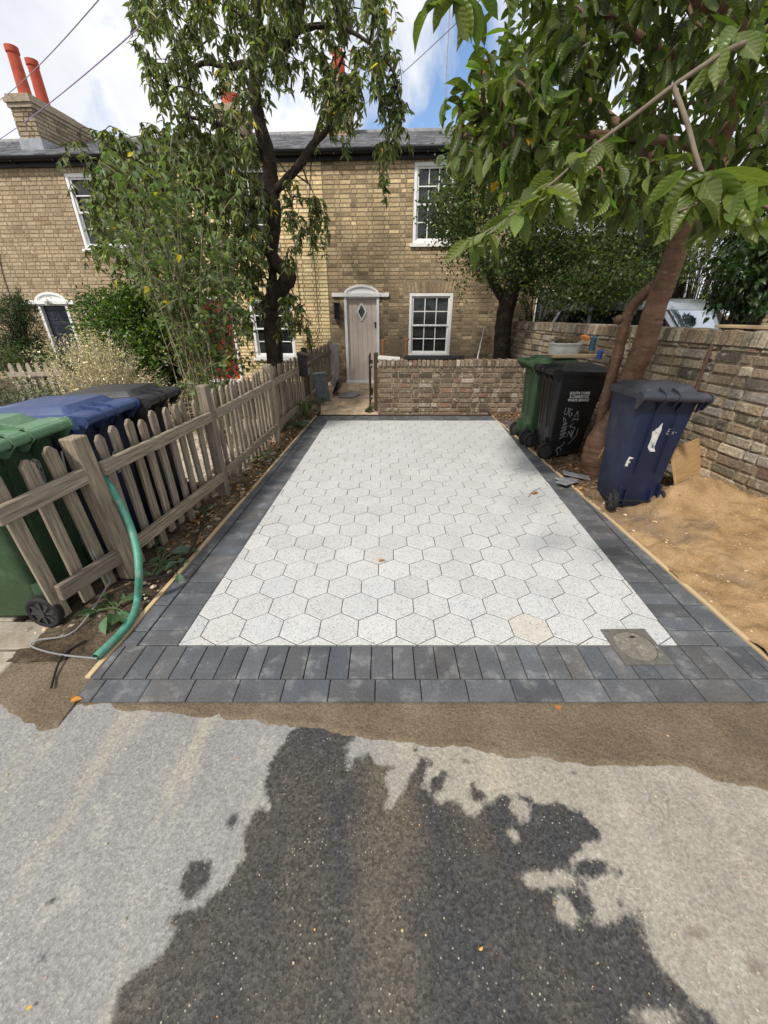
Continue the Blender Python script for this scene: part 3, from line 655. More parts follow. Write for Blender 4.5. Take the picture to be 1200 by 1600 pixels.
mb = MB(); mb.box((.02, .06, .0052), (.026, .013, .0015)); mb.build('key_slot', M['black'], lid)
# ================================================================ HOUSES
HA = R(3.6); HO = V((-.6, 9.94, 0)); HD = V((math.cos(HA), -math.sin(HA), 0)); HN = V((-math.sin(HA), -math.cos(HA), 0))
def HP(u, v):
    """pixel -> (s along the terrace, z) on the front wall plane"""
    r = ray(u, v); t = (HO - C0).dot(HN) / r.dot(HN); p = C0 + r * t; return (p - HO).dot(HD), p.z
def tan_(r=None):
    a = random.random()
    if a < .07: return (.32, .23, .14)
    if a < .18: return (.50, .40, .27)
    g = random.gauss(1, .10); return (.42 * g, .327 * g, .212 * g)
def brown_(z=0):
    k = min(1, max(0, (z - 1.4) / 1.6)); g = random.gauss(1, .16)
    c = (.27 + .20 * k, .208 + .15 * k, .135 + .078 * k)  # bricks paler with height: light on the upper wall put into the colour
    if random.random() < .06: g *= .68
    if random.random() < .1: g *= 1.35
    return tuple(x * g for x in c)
def stack_():
    g = random.gauss(1, .2); return (.33 * g, .275 * g, .19 * g)
def yellow_():
    g = random.gauss(1, .10); w = random.uniform(-.04, .04); return (.88 * g, (.69 + w) * g, (.39 + w) * g)
def bricks(mb, W_, z0, z1, colf, openings=(), skip=None, x0=0.0, course=.075, jn=.011, stretch=.225, head=.112, prot=.006, jit=.0012, arches=(), front=0.0, flem=True, m=0):
    """bricks on the plane y=front facing -y, local coords; openings are (xa, xb, za, zb)"""
    r = 0; z = z0
    ops = list(openings)
    while z < z1 - .01:
        zt = min(z + course - jn, z1); x = x0 - (0 if r % 2 == 0 else .084); k = r
        while x < x0 + W_:
            w = head if (k % 2 if flem else False) else stretch
            if not flem and random.random() < .12: w = head
            a, b = max(x, x0), min(x + w - jn, x0 + W_); x += w; k += 1
            segs = [(a, b)]
            for (xa, xb, za, zb) in list(ops) + [(q[0], q[1], q[2], q[3]) for q in arches]:
                if zt <= za + .002 or z >= zb - .002: continue
                ns = []
                for (p, q) in segs:
                    if q <= xa or p >= xb: ns.append((p, q))
                    else:
                        if p < xa - jn: ns.append((p, xa - jn * .3))
                        if q > xb + jn: ns.append((xb + jn * .3, q))
                segs = ns
            for p, q in segs:
                if q - p < .02: continue
                if skip and skip((p + q) / 2, (z + zt) / 2): continue
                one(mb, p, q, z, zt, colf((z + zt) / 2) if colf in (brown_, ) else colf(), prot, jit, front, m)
        z += course; r += 1
    for (xa, xb, za, zb, tilt) in arches:      # soldier arch: upright bricks
        n = max(1, int(round((xb - xa) / .078))); w = (xb - xa) / n
        for i in range(n):
            p, q = xa + i * w, xa + (i + 1) * w - jn; lean = tilt * ((p + q) / 2 - (xa + xb) / 2)
            one(mb, p, q, za + .004, zb - jn, colf((za + zb) / 2) if colf in (brown_, ) else colf(), prot, jit, front, m, lean)
def one(mb, a, b, z, zt, c, prot, jit, front, m=0, lean=0.0):
    J = lambda: random.uniform(-jit, jit)
    y = front - prot * random.uniform(.5, 1.3); e = min(.004, (b - a) * .1) + jit * .8; n = len(mb.v)
    yt = random.uniform(-jit, jit) * .7
    F = [(a + e + J(), y + yt, z + e + J()), (b - e + J(), y - yt, z + e + J()), (b - e + J() + lean, y - yt, zt - e + J()), (a + e + J() + lean, y + yt, zt - e + J())]
    B = [(a, front + .012, z), (b, front + .012, z), (b + lean, front + .012, zt), (a + lean, front + .012, zt)]
    mb.v.extend(F + B); mb.face((n, n+1, n+2, n+3), c, m)
    for i in range(4):
        k = (i + 1) % 4; mb.face((n + 4 + i, n + 4 + k, n + k, n + i), c, m)
def wall_slab(mb, xa, xb, za, zb, ya, yb, openings, m=1, col=(1, 1, 1)):
    """mortar slab from ya (front) to yb with rectangular openings"""
    xs_ = sorted({xa, xb} | {o for q in openings for o in q[:2] if xa < o < xb}); zs_ = sorted({za, zb} | {o for q in openings for o in q[2:4] if za < o < zb})
    for i in range(len(xs_) - 1):
        for k in range(len(zs_) - 1):
            cx, cz = (xs_[i] + xs_[i+1]) / 2, (zs_[k] + zs_[k+1]) / 2
            if any(q[0] < cx < q[1] and q[2] < cz < q[3] for q in openings): continue
            mb.box((cx, (ya + yb) / 2, cz), (xs_[i+1] - xs_[i], yb - ya, zs_[k+1] - zs_[k]), None, col, m)
def frame_bars(mb, xa, xb, za, zb, y, d, w, m=0):
    mb.box(((xa + xb) / 2, y, zb - w / 2), (xb - xa, d, w), m=m); mb.box(((xa + xb) / 2, y, za + w / 2), (xb - xa, d, w), m=m)
    mb.box((xa + w / 2, y, (za + zb) / 2), (w, d - .002, zb - za - 2 * w), m=m); mb.box((xb - w / 2, y, (za + zb) / 2), (w, d - .002, zb - za - 2 * w), m=m)
def sash(parent, xa, xb, za, zb, cols=3, rows=4, label=None, curtain=True, sill=True):
    """six over six sash set in its opening; the window mesh is the box frame"""
    mb = MB(); frame_bars(mb, xa, xb, za, zb, .045, .09, .062)
    w = mb.build('window', M['paint'], parent, bevel=.004)
    if label: w['label'] = label
    zm = (za + zb) / 2
    for nm, a, b, y in (('upper_sash', zm - .018, zb - .062, .045), ('lower_sash', za + .062, zm + .018, .07)):
        mb = MB(); ia, ib = xa + .062, xb - .062
        frame_bars(mb, ia, ib, a, b, y, .034, .036)
        for i in range(1, cols): x = ia + .036 + (ib - ia - .072) * i / cols; mb.box((x, y, (a + b) / 2), (.021, .026, b - a - .07))
        for i in range(1, rows // 2): z = a + .036 + (b - a - .072) * i / (rows // 2); mb.box(((ia + ib) / 2, y - .001, z), (ib - ia - .07, .026, .021))
        mb.build(nm, M['paint'], w, bevel=.003)
    mb = MB(); mb.box(((xa + xb) / 2, .088, zm), (xb - xa - .12, .006, zb - za - .12)); mb.build('pane', M['glass'], w)
    if sill:
        mb = MB(); mb.prism([(xa - .05, -.055, za - .06), (xb + .05, -.055, za - .06), (xb + .05, .06, za - .06), (xa - .05, .06, za - .06)], (0, 0, .05)); mb.build('sill', M['paint'], w, bevel=.004)
    return w
ZE = 4.20     # underside of the gutter
DEPTH = 5.2; PITCHR = R(21)
def roof(parent, xa, xb, label=None):
    mb = MB(); L_ = DEPTH / 2 / math.cos(PITCHR) + .2; y0, z0 = -.16, ZE + .14
    up = V((0, math.cos(PITCHR), math.sin(PITCHR))); nr = V((0, -math.sin(PITCHR), math.cos(PITCHR)))
    r = 0; d = 0
    while d < L_:
        x = xa - (.125 if r % 2 else 0)
        while x < xb:
            a, b = max(x, xa), min(x + .247, xb); x += .25
            if b - a < .03: continue
            g = random.gauss(1, .2); h = random.uniform(.004, .009)
            o = V((0, y0, z0)); p0, p1 = o + up * (d - .0), o + up * (d + .21); k = len(mb.v)
            tw = random.uniform(-.002, .002)
            pts = [p0 + nr * (.016 + h), p1 + nr * .008]
            mb.v.extend([(a, pts[0].y, pts[0].z), (b, pts[0].y, pts[0].z + tw), (b, pts[1].y, pts[1].z), (a, pts[1].y, pts[1].z), (a, p0.y, p0.z), (b, p0.y, p0.z)])
            mb.face((k, k+1, k+2, k+3), (g, g, g * 1.03)); mb.face((k+4, k+5, k+1, k), (g, g, g))
        d += .2; r += 1
    ry, rz = y0 + math.cos(PITCHR) * L_, z0 + math.sin(PITCHR) * L_
    mb.poly([(xa, y0, z0), (xb, y0, z0), (xb, ry, rz), (xa, ry, rz)][::-1]); mb.poly([(xa, ry, rz), (xb, ry, rz), (xb, ry * 2 - y0, z0), (xa, ry * 2 - y0, z0)])
    mb.poly([(xa, y0, z0), (xa, ry, rz), (xa, ry * 2 - y0, z0)]); mb.poly([(xb, y0, z0), (xb, ry, rz), (xb, ry * 2 - y0, z0)][::-1])
    x = xa
    while x < xb - .05:   # ridge tiles
        mb.tube([(x, ry, rz - .02), (min(x + .44, xb), ry, rz - .02)], .085, 8, (.8, .78, .75)); x += .45
    return mb.build('roof', M['slate'], parent), ry, rz
def gutter(parent, xa, xb):
    mb = MB(); prof = [(-.05, .0), (-.04, .05), (-.17, .05), (-.19, .12), (-.165, .12), (-.155, .065), (-.06, .065), (-.05, .16), (.0, .16), (.0, .0)]
    for (y1, z1, y2, z2) in ((-.075, -.02, .0, .13),): mb.box(((xa + xb) / 2, (y1 + y2) / 2, ZE + (z1 + z2) / 2), (xb - xa, y2 - y1, z2 - z1))
    n = 8; pr = [(-.14 + .065 * math.cos(math.pi + math.pi * i / n), ZE + .125 + .075 * math.sin(math.pi + math.pi * i / n)) for i in range(n + 1)]
    pr += [(-.14 + .058 * math.cos(2 * math.pi - math.pi * i / n), ZE + .125 + .066 * math.sin(-math.pi * i / n)) for i in range(n + 1)]
    mb.loft([[(xa, a, b) for a, b in pr], [(xb, a, b) for a, b in pr]])
    x = xa + .3
    while x < xb: mb.box((x, -.14, ZE + .045), (.03, .14, .02)); x += .9
    return mb.build('gutter', M['gutter'], parent, smooth=True)
def chimney(parent, sx, y0, ln, wd, zb, zt, pots, colf=tan_, ph=.7):
    mb = MB()
    for z in (zb,):
        mb.box((sx, y0 + ln / 2, (zb + zt) / 2), (wd - .02, ln - .02, zt - zb), m=1)
    # brick faces: front, both sides
    f = MB(); bricks(f, wd, zb, zt - .22, colf, x0=sx - wd / 2, front=y0)
    for side in (-1, 1):
        g = MB(); bricks(g, ln, zb, zt - .22, colf, x0=0); Mx = Matrix.Translation((sx + side * wd / 2, y0 if side > 0 else y0 + ln, 0)) @ Matrix.Rotation(R(90 * side), 4, 'Z'); g.xf(Mx)
        b = len(f.v); f.v += g.v
        for q, c, m_, u in zip(g.f, g.c, g.m, g.u): f.face([i + b for i in q], c, m_, u)
    for k, (e, h) in enumerate(((.03, .075), (.06, .075), (.02, .07))):
        z = zt - .22 + .073 * k; f.box((sx, y0 + ln / 2, z + h / 2), (wd + e * 2, ln + e * 2, h - .006), None, (.36, .30, .22))
    b = len(mb.v); mb.v += f.v
    for q, c, m_, u in zip(f.f, f.c, f.m, f.u): mb.face([i + b for i in q], c, m_, u)
    ch = mb.build('chimney', [M['brick'], M['mortar']], parent)
    mb = MB(); mb.box((sx, y0 + ln / 2, zt + .03), (wd * .8, ln * .95, .07), taper=.7); mb.build('flaunching', M['mortar'], ch)
    mb = MB(); mb.box((sx, y0 + ln / 2, zb + .08), (wd + .05, ln + .05, .2)); mb.build('flashing', M['lead'], ch)
    for (py, r) in pots:
        mb = MB(); prof = [(r, 0), (r * .92, .05), (r * .82, ph * .85), (r * .95, ph * .87), (r * .95, ph), (r * .75, ph), (r * .75, ph * .8)]
        mb.loft([[(sx + math.cos(2*math.pi*i/18) * a, py + math.sin(2*math.pi*i/18) * a, zt + .05 + h) for i in range(18)] for a, h in prof]); mb.build('chimney_pot', M['pot_red'], ch, smooth=35)
    return ch
def lintel_arch(parent, cx, zs, half, name='door_hood', rise=None):
    """white arched infill over a door with short side bars"""
    rise = rise or half; mb = MB(); n = 16
    arc = [(cx + half * math.cos(math.pi * i / n), -.02, zs + rise * math.sin(math.pi * i / n)) for i in range(n + 1)]
    mb.prism(arc[::-1], (0, .04, 0))
    for i in range(n):   # raised rim
        a0_, a1_ = math.pi * i / n, math.pi * (i + 1) / n
        q = [(cx + (half + e) * math.cos(a), y, zs + (rise + e) * math.sin(a)) for (a, e, y) in ((a0_, -.035, -.05), (a1_, -.035, -.05), (a1_, .012, -.05), (a0_, .012, -.05))]
        mb.prism(q, (0, .06, 0))
    mb.box((cx, -.035, zs - .0), (half * 2 + .06, .09, .07))
    return mb.build(name, M['paint'], parent, smooth=30)

def house(name, sa, sb, colf, label, openings, arches, mats=None, wall_label=None):
    sc_ = (sa + sb) / 2; o = HO + HD * sc_; root = empty(name, (o.x, o.y, 0), -HA, label, 'house', 'cottages of the brick terrace')
    ops = [tuple(a - (sc_ if i < 2 else 0) for i, a in enumerate(q)) for q in openings]
    ar = [tuple([q[0] - sc_, q[1] - sc_] + list(q[2:])) for q in arches]
    mb = MB(); wall_slab(mb, sa - sc_, sb - sc_, -.1, ZE + .1, .0, .22, ops)
    bricks(mb, sb - sa, 0.0, ZE + .02, colf, ops, x0=sa - sc_, arches=ar)
    for (x1, y1, x2, y2) in ((sa - sc_, .22, sa - sc_, DEPTH), (sb - sc_, .22, sb - sc_, DEPTH)):
        s_ = 1 if x1 < 0 else -1; mb.box((x1 + s_ * .11, (y1 + y2) / 2, ZE / 2), (.22, y2 - y1, ZE + .2), None, (.8, .7, .6), 1)
    mb.box((0, DEPTH - .1, ZE / 2), (sb - sa, .2, ZE + .2), None, (.8, .7, .6), 1)
    mb.box((0, .9, ZE / 2), (sb - sa - .5, .06, ZE - .2), None, (.05, .05, .05), 1)      # room wall behind the glass, its dimness put into a near-black colour
    mb.build('wall', [M['brick'], M['mortar']], root)
    return root, sc_

# --- right cottage
s_yb = HP(510, 400)[0]; sR = HP(800, 450)[0] + .25
dA, dzt = HP(538, 461); dB, _ = HP(592, 461); wA, wzt = HP(640, 458); wB, _ = HP(708.5, 458); uA, uzt = HP(648, 253); uB, _ = HP(712, 253); uzb = HP(648, 381)[1]; wzb = HP(640, 600)[1]
ops = [(dA, dB, -.1, dzt - .02), (wA, wB, .62, wzt), (uA, uB, uzb, uzt)]
ar = [(wA - .1, wB + .1, wzt, wzt + .225, .12), (uA - .05, uB + .05, uzt, uzt + .16, .05)]
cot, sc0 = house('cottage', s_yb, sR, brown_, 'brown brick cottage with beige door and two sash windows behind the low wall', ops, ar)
rf, ry, rz_ = roof(cot, s_yb - sc0, sR - sc0); gutter(cot, s_yb - sc0, sR - sc0)
sash(cot, wA - sc0, wB - sc0, .62, wzt, 3, 4, 'ground floor sash window of twelve dark panes'); sash(cot, uA - sc0, uB - sc0, uzb, uzt, 3, 4, 'upper sash window partly behind leaves')
# bent paper and box inside the upper window
def door(root, a, b, zt, mt, kind):
    cx = (a + b) / 2; mb = MB(); fw = .062
    mb.box((a + fw / 2 - .01, .02, (zt - .02) / 2), (fw, .12, zt - .02)); mb.box((b - fw / 2 + .01, .02, (zt - .02) / 2), (fw, .12, zt - .02)); mb.box((cx, .02, zt - .045), (b - a - 2 * fw + .04, .10, .05)); mb.box((cx, .0, .015), (b - a + .04, .2, .06))
    la, lb, lz0, lz1 = a + fw - .006, b - fw + .006, .05, zt - .072
    dm = MB(); w_ = lb - la
    if kind == 'plank':
        n = 6
        for i in range(n): dm.box((la + w_ * (i + .5) / n, .055, (lz0 + lz1) / 2), (w_ / n - .003, .045, lz1 - lz0))
        dm.box((cx, .062, (lz0 + lz1) / 2), (w_, .04, lz1 - lz0 - .004))
    else:
        dm.box((cx, .062, (lz0 + lz1) / 2), (w_, .04, lz1 - lz0))
        for i in range(2):
            for (p, q) in ((.06, .36), (.42, .76), (.81, .95)):
                xa_, xb_ = la + w_ * (.1 + .44 * i), la + w_ * (.1 + .44 * i + .36); frame_bars(dm, xa_, xb_, lz0 + (lz1 - lz0) * p, lz0 + (lz1 - lz0) * q, .04, .014, .022)
                dm.box(((xa_ + xb_) / 2, .043, lz0 + (lz1 - lz0) * (p + q) / 2), (xb_ - xa_ - .12, .02, (lz1 - lz0) * (q - p) - .12))
    d = dm.build('door', mt, root, bevel=.003); mb.build('door_frame', M['paint'], d, bevel=.004)
    return d, la, lb, lz0, lz1
d, la, lb, lz0, lz1 = door(cot, dA - sc0, dB - sc0, dzt, M['door_taupe'], 'plank'); d['label'] = 'beige plank front door with diamond window'
dcx, dcz = HP(565, 487); dcx -= sc0
mb = MB(); q1 = [(0, 1), (1, 0), (0, -1), (-1, 0)]
for i in range(4):
    j = (i + 1) % 4; a, b = q1[i], q1[j]
    mb.prism([(dcx + a[0] * .115, .012, dcz + a[1] * .20), (dcx + b[0] * .115, .012, dcz + b[1] * .20), (dcx + b[0] * .08, .012, dcz + b[1] * .145), (dcx + a[0] * .08, .012, dcz + a[1] * .145)], (0, .03, 0))
mb.build('diamond_trim', M['paint'], d)
mb = MB(); mb.prism([(dcx + a[0] * .085, .024, dcz + a[1] * .15) for a in q1], (0, .01, 0)); mb.build('pane', M['glass'], d)
kx, kz = HP(586.5, 505); kx -= sc0; mb = MB(); mb.tube([(kx, .03, kz), (kx, -.01, kz), (kx, -.035, kz)], [.014, .014, .026], 12); mb.box((kx, .03, kz - .05), (.03, .012, .10)); mb.build('knob', M['black'], d, smooth=True)
lintel_arch(cot, (dA + dB) / 2 - sc0, dzt + .0, (dB - dA) / 2, rise=.19)
for (ua, ub) in ((519, 538), (591, 608)):
    a, z = HP(ua, 461); b, _ = HP(ub, 461); mb = MB(); mb.box(((a + b) / 2 - sc0, -.01, z - .0), (b - a, .09, .075)); mb.build('lintel_end', M['paint'], cot, bevel=.004)
a, z1 = HP(522, 474); b, z0 = HP(532, 497); mb = MB(); cx = (a + b) / 2 - sc0
mb.box((cx, -.02, (z0 + z1) / 2), (.09, .04, z1 - z0)); mb.box((cx, -.08, z1), (.12, .13, .03)); mb.box((cx, -.08, z0), (.12, .13, .03))
for sx in (-1, 1): mb.box((cx + sx * .052, -.13, (z0 + z1) / 2), (.012, .012, z1 - z0 - .02))
wl = mb.build('wall_lantern', M['black'], cot); mb = MB(); mb.box((cx, -.085, (z0 + z1) / 2), (.085, .085, z1 - z0 - .03)); mb.build('lantern_glass', M['glass'], wl)
# middle chimney and the far right one
s1 = HP(527, 200)[0]; chimney(rf, s_yb - sc0 + .06 + .02, 1.9, .9, .5, 4.75, 6.15, [(2.15, .13), (2.55, .13)], brown_ and tan_, .42)
chimney(rf, sR - sc0 - .95, 1.2, 1.3, .48, 4.7, 5.75, [(1.6, .13), (2.1, .13)], tan_, .36)
# thin aerial mast
mb = MB(); s2 = HP(718, 150)[0]
am = empty('aerial_mast', tuple(HO + HD * 1.83 - HN * 2.0 + V((0, 0, 4.95))), -HA, 'thin grey aerial mast rising from the roof ridge', 'aerial')
mb.tube([(0, 0, 0), (0, 0, 3.0)], .016, 6); mb.build('pole', M['lead'], am); mb = MB(); mb.tube([(-.35, 0, 2.4), (.35, 0, 2.4)], .008, 5)
for k in range(6): mb.tube([(-.3 + k * .12, -.18, 2.4), (-.3 + k * .12, .18, 2.4)], .005, 4)
mb.build('aerial', M['lead'], am)

# --- yellow cottage
s_ly = HP(262, 300)[0]
rA, rzt = HP(304, 500); rA -= .0; rB = rA + .95; rzt = 1.86
y1A = HP(398, 300)[0] - .62; y1B = y1A + .98; g1A = HP(462, 540)[0] - 1.0; g1B = HP(462, 540)[0]
ops = [(rA, rB, -.1, rzt - .02), (g1A, g1B, .55, 1.82), (y1A, y1B, uzb, uzt)]
ar = [(g1A - .1, g1B + .1, 1.82, 2.04, .12), (rA - .1, rB + .1, rzt - .02, rzt + .2, .1), (y1A - .05, y1B + .05, uzt, uzt + .16, .05)]
yc, sc1 = house('cottage', s_ly, s_yb - .004, yellow_, 'cottage of clean yellow brick with red door behind the leaning tree', ops, ar)
rf1, _, _ = roof(yc, s_ly - sc1, s_yb - .004 - sc1); gutter(yc, s_ly - sc1, s_yb - .004 - sc1)
sash(yc, g1A - sc1, g1B - sc1, .55, 1.82, 2, 4, 'ground floor window with white frame glimpsed beside the trunk'); sash(yc, y1A - sc1, y1B - sc1, uzb, uzt, 2, 4, 'upper window hidden among leaves')
d, *_ = door(yc, rA - sc1, rB - sc1, rzt, M['door_red'], 'panel'); d['label'] = 'red front door'
chimney(rf1, s_ly - sc1 + .75, 1.9, .9, .5, 4.75, 5.75, [(2.15, .13), (2.6, .13)], tan_, .35)
# two thin cables running down the yellow wall
for u0, u1 in ((468, 505), (484, 497)):
    pass
mb = MB(); c1 = [HP(487, 250), HP(483, 330), HP(492, 420), HP(499, 520)]; c2 = [HP(455, 300), HP(462, 400), HP(472, 500)]
for c in (c1, c2): mb.tube(smooth_path([(a - sc1, -.02, z) for a, z in c]), .006, 5)
mb.build('wall_cable', M['black'], yc)

# --- left cottage
s_l0 = HP(-140, 350)[0]
lA, lzt = HP(60, 474); lB, _ = HP(104, 471); lzt = (lzt + HP(104, 471)[1]) / 2
vA, vzt = HP(99, 271); vB = vA + 1.02; vzb = vzt - 1.3
ops = [(lA, lB, -.1, lzt - .02), (vA, vB, vzb, vzt)]
ar = [(vA - .05, vB + .05, vzt, vzt + .16, .05)]
lc, sc2 = house('cottage', s_l0, s_ly - .004, tan_, 'tan brick cottage at the left with dark door and red chimney pots', ops, ar)
rf2, _, _ = roof(lc, s_l0 - sc2, s_ly - .004 - sc2); gutter(lc, s_l0 - sc2, s_ly - .004 - sc2)
sash(lc, vA - sc2, vB - sc2, vzb, vzt, 2, 4, 'upper window with white frame at the tree edge')
d, *_ = door(lc, lA - sc2, lB - sc2, lzt, M['door_navy'], 'panel'); d['label'] = 'dark navy panelled front door'
hd = lintel_arch(lc, (lA + lB) / 2 - sc2, lzt, (lB - lA) / 2 + .02, rise=.2)
for (ua, ub) in ((35, 60), (98, 116)):
    a, z = HP(ua, 471); b, _ = HP(ub, 471); mb = MB(); mb.box(((a + b) / 2 - sc2, -.01, lzt), (b - a, .09, .085)); mb.build('lintel_end', M['paint'], lc, bevel=.004)
mb = MB(); cx = (lA + lB) / 2 - sc2; mb.tube([(cx, -.03, lzt + .12), (cx, -.12, lzt + .12), (cx, -.16, lzt + .06)], .012, 6); mb.tube([(cx, -.16, lzt + .07), (cx, -.16, lzt + .02), (cx, -.16, lzt - .06)], [.03, .06, .045], 12)
mb.build('door_lamp', M['white_plastic'], lc, smooth=True)
cb = P(8, 146, 11.0); q = (V((cb.x, cb.y, 0)) - HO); cs = q.dot(HD) + .24 - sc2; cy = -(q.dot(HN))
chimney(rf2, cs, cy, 1.7, .46, ZE + .45, cb.z, [(cy + .25, .125), (cy + .72, .125)], stack_, .72)
for u, v in ():
    pass
mb = MB(); c = [HP(-4, 380), HP(6, 430), HP(22, 478), HP(30, 520)]; mb.tube(smooth_path([(a - sc2, -.02, z) for a, z in c]), .008, 5); mb.build('wall_cable', M['black'], lc)

# overhead cables: strung between far poles and the roofs
def wire(name, a, b, sag, rad, mt, label, group='overhead cables'):
    a, b = V(a), V(b); mb = MB(); pts = []
    for i in range(17):
        t = i / 16; p = a.lerp(b, t); p.z -= sag * 4 * t * (1 - t); pts.append(p)
    mb.tube(pts, rad, 5); return tag(mb.build(name, mt), label, 'cable', group)
M['wire_mauve'] = mat('wire_mauve', (.28, .20, .38), .6, bump=None)
M['wire_grey'] = mat('wire_grey', (.25, .25, .29), .6, bump=None)
wire('overhead_cable', P(175, -25, 6.0), P(-30, 175, 14.0), .1, .006, M['wire_grey'], 'upper grey cable crossing the sky above the chimney pots')
wire('overhead_cable', P(330, -60, 6.0), P(-30, 235, 14.0), .1, .0075, M['wire_mauve'], 'lower mauve cable passing the brick chimney stack')
wire('overhead_cable', P(760, -10, 6.5), P(560, 170, 13.0), .05, .006, M['wire_grey'], 'grey cable crossing the blue gap between the two trees')

# ================================================================ GARDEN WALLS
def rough_():
    a = random.random(); g = random.gauss(1, .17)
    if a < .20: c = (.43, .37, .28)
    elif a < .26: c = (.14, .12, .10)
    elif a < .31: c = (.25, .165, .125)
    elif a < .42: c = (.36, .32, .28)
    elif a < .50: c = (.25, .22, .155)
    else: c = (.31, .245, .17)
    return tuple(x * g for x in c)
def rough_dark():
    a = random.random(); g = random.gauss(1, .17)
    if a < .10: c = (.36, .31, .25)
    elif a < .19: c = (.22, .135, .095)
    elif a < .45: c = (.15, .115, .085)
    else: c = (.225, .175, .125)
    return tuple(x * g for x in c)
def garden_wall(name, A, B, H, colf, label, thick=.22, z0=-.08, rowlock=.108, bk=.225, ch=.076, faces=(True, True), jn=.012, jit=.0035, prot=.012, flem=False):
    """wall from A to B (xy); faces = (front face to the right of A->B ..., rear)"""
    A, B = V(A), V(B); d = B - A; ln = d.length; ang = math.atan2(d.y, d.x)
    root = empty(name, (A.x, A.y, 0), ang, label, 'wall')
    mb = MB(); mb.box((ln / 2, thick / 2, (z0 + H - .03) / 2), (ln - .02, thick - .03, H - .03 - z0), None, (1, 1, 1), 1)
    hb = H - rowlock
    bricks(mb, ln, z0, hb - .002, colf, jn=jn, stretch=bk, prot=prot, jit=jit, course=ch, front=.012, flem=flem)
    if faces[1]:
        g = MB(); bricks(g, ln, z0, hb - .002, colf, jn=jn, stretch=bk, prot=prot, jit=jit, course=ch, front=.012, flem=False); g.xf(Matrix.Translation((ln, thick, 0)) @ Matrix.Rotation(math.pi, 4, 'Z'))
        b = len(mb.v); mb.v += g.v
        for q, c, m_, u in zip(g.f, g.c, g.m, g.u): mb.face([i + b for i in q], c, m_, u)
    for xe, sg in ((0, -1), (ln, 1)):    # ends
        z = z0
        while z < hb - .01: mb.box((xe - sg * .008, thick / 2, z + (ch - jn) / 2), (.04, thick - .02, ch - jn), None, colf()); z += ch
    body = mb.build('wall_body', [M['brick_rough'], M['mortar_dark']], root, bevel=0)
    mb = MB(); x = 0
    while x < ln - .03:   # brick on edge coping: every brick across the wall
        w = random.uniform(.062, .078); h = rowlock + random.uniform(-.008, .006)
        mb.box((x + w / 2, thick / 2 + random.uniform(-.006, .006), hb + h / 2), (w - .013, thick + .02 + random.uniform(-.01, .012), h - .01), Matrix.Rotation(random.uniform(-.06, .06), 3, 'Y'), colf(), taper=.94); x += w
    mb.build('coping', M['brick_rough'], root, bevel=.005)
    return root
LWH = P(700, 562, 6.72).z
lx0 = P(591, 600, 6.70).x
garden_wall('garden_wall', (lx0, 6.70), (WX(6.75) + .02, 6.70), LWH, rough_dark, 'low garden wall of reclaimed brick across the end of the driveway', ch=.08, flem=True, jn=.013)
A_ = (WX(8.7), 8.7); B_ = (WX(.55), .55)
garden_wall('boundary_wall', A_, B_, 1.385, rough_, 'long rough boundary wall of old mixed brick on the right', jit=.006, prot=.015, bk=.232, ch=.087, jn=.0115, rowlock=.125, flem=True)
# timber plank lying on the boundary wall top
mb = MB(); a, b = V((WX(3.75) + .12, 3.75, 1.405)), V((WX(1.1) + .12, 1.1, 1.405)); dd = b - a
mb.box((a + b) / 2, (.14, dd.length, .024), Matrix.Rotation(-math.atan2(dd.x, dd.y), 3, 'Z')); tag(mb.build('timber_plank', M['wood_new'], bevel=.003), 'long pale plank lying along the top of the boundary wall', 'plank')

# distant building behind the right wall
def far_building(name, loc, rz, w, d_, h, colf, label, wins):
    root = empty(name, loc, rz, label, 'building'); mb = MB()
    mb.box((0, d_ / 2 + .02, h / 2), (w, d_, h), None, (1, 1, 1), 1); bricks(mb, w, 0, h, colf, [q for q in wins], x0=-w / 2)
    mb.build('wall', [M['brick'], M['mortar']], root)
    mb = MB(); mb.prism([(-w / 2 - .2, -.3, h), (-w / 2 - .2, d_ / 2, h + 1.2), (-w / 2 - .2, d_ + .3, h)], (w + .4, 0, 0)); mb.build('roof', M['slate'], root)
    for q in wins:
        mb = MB(); frame_bars(mb, q[0], q[1], q[2], q[3], .0, .06, .06); mb.box(((q[0] + q[1]) / 2, .0, (q[2] + q[3]) / 2), (.03, .05, q[3] - q[2])); ww = mb.build('window', M['paint'], root)
        mb = MB(); mb.box(((q[0] + q[1]) / 2, .012, (q[2] + q[3]) / 2), (q[1] - q[0] - .06, .01, q[3] - q[2] - .06)); mb.build('pane', M['glass'], ww)
    return root
far_building('brick_outbuilding', (9.6, 7.7, 0), R(-42), 5.0, 4.0, 3.0, brown_, 'dark brick building beyond the boundary wall at the right edge', [(.2, 1.2, .9, 2.0)])
far_building('brick_building', (5.8, 14.5, 0), R(0), 7.5, 5.0, 3.6, brown_, 'brick building seen through leaves behind the parked cars', [(-3.0, -2.0, .9, 2.2), (-.8, .3, .9, 2.2)])
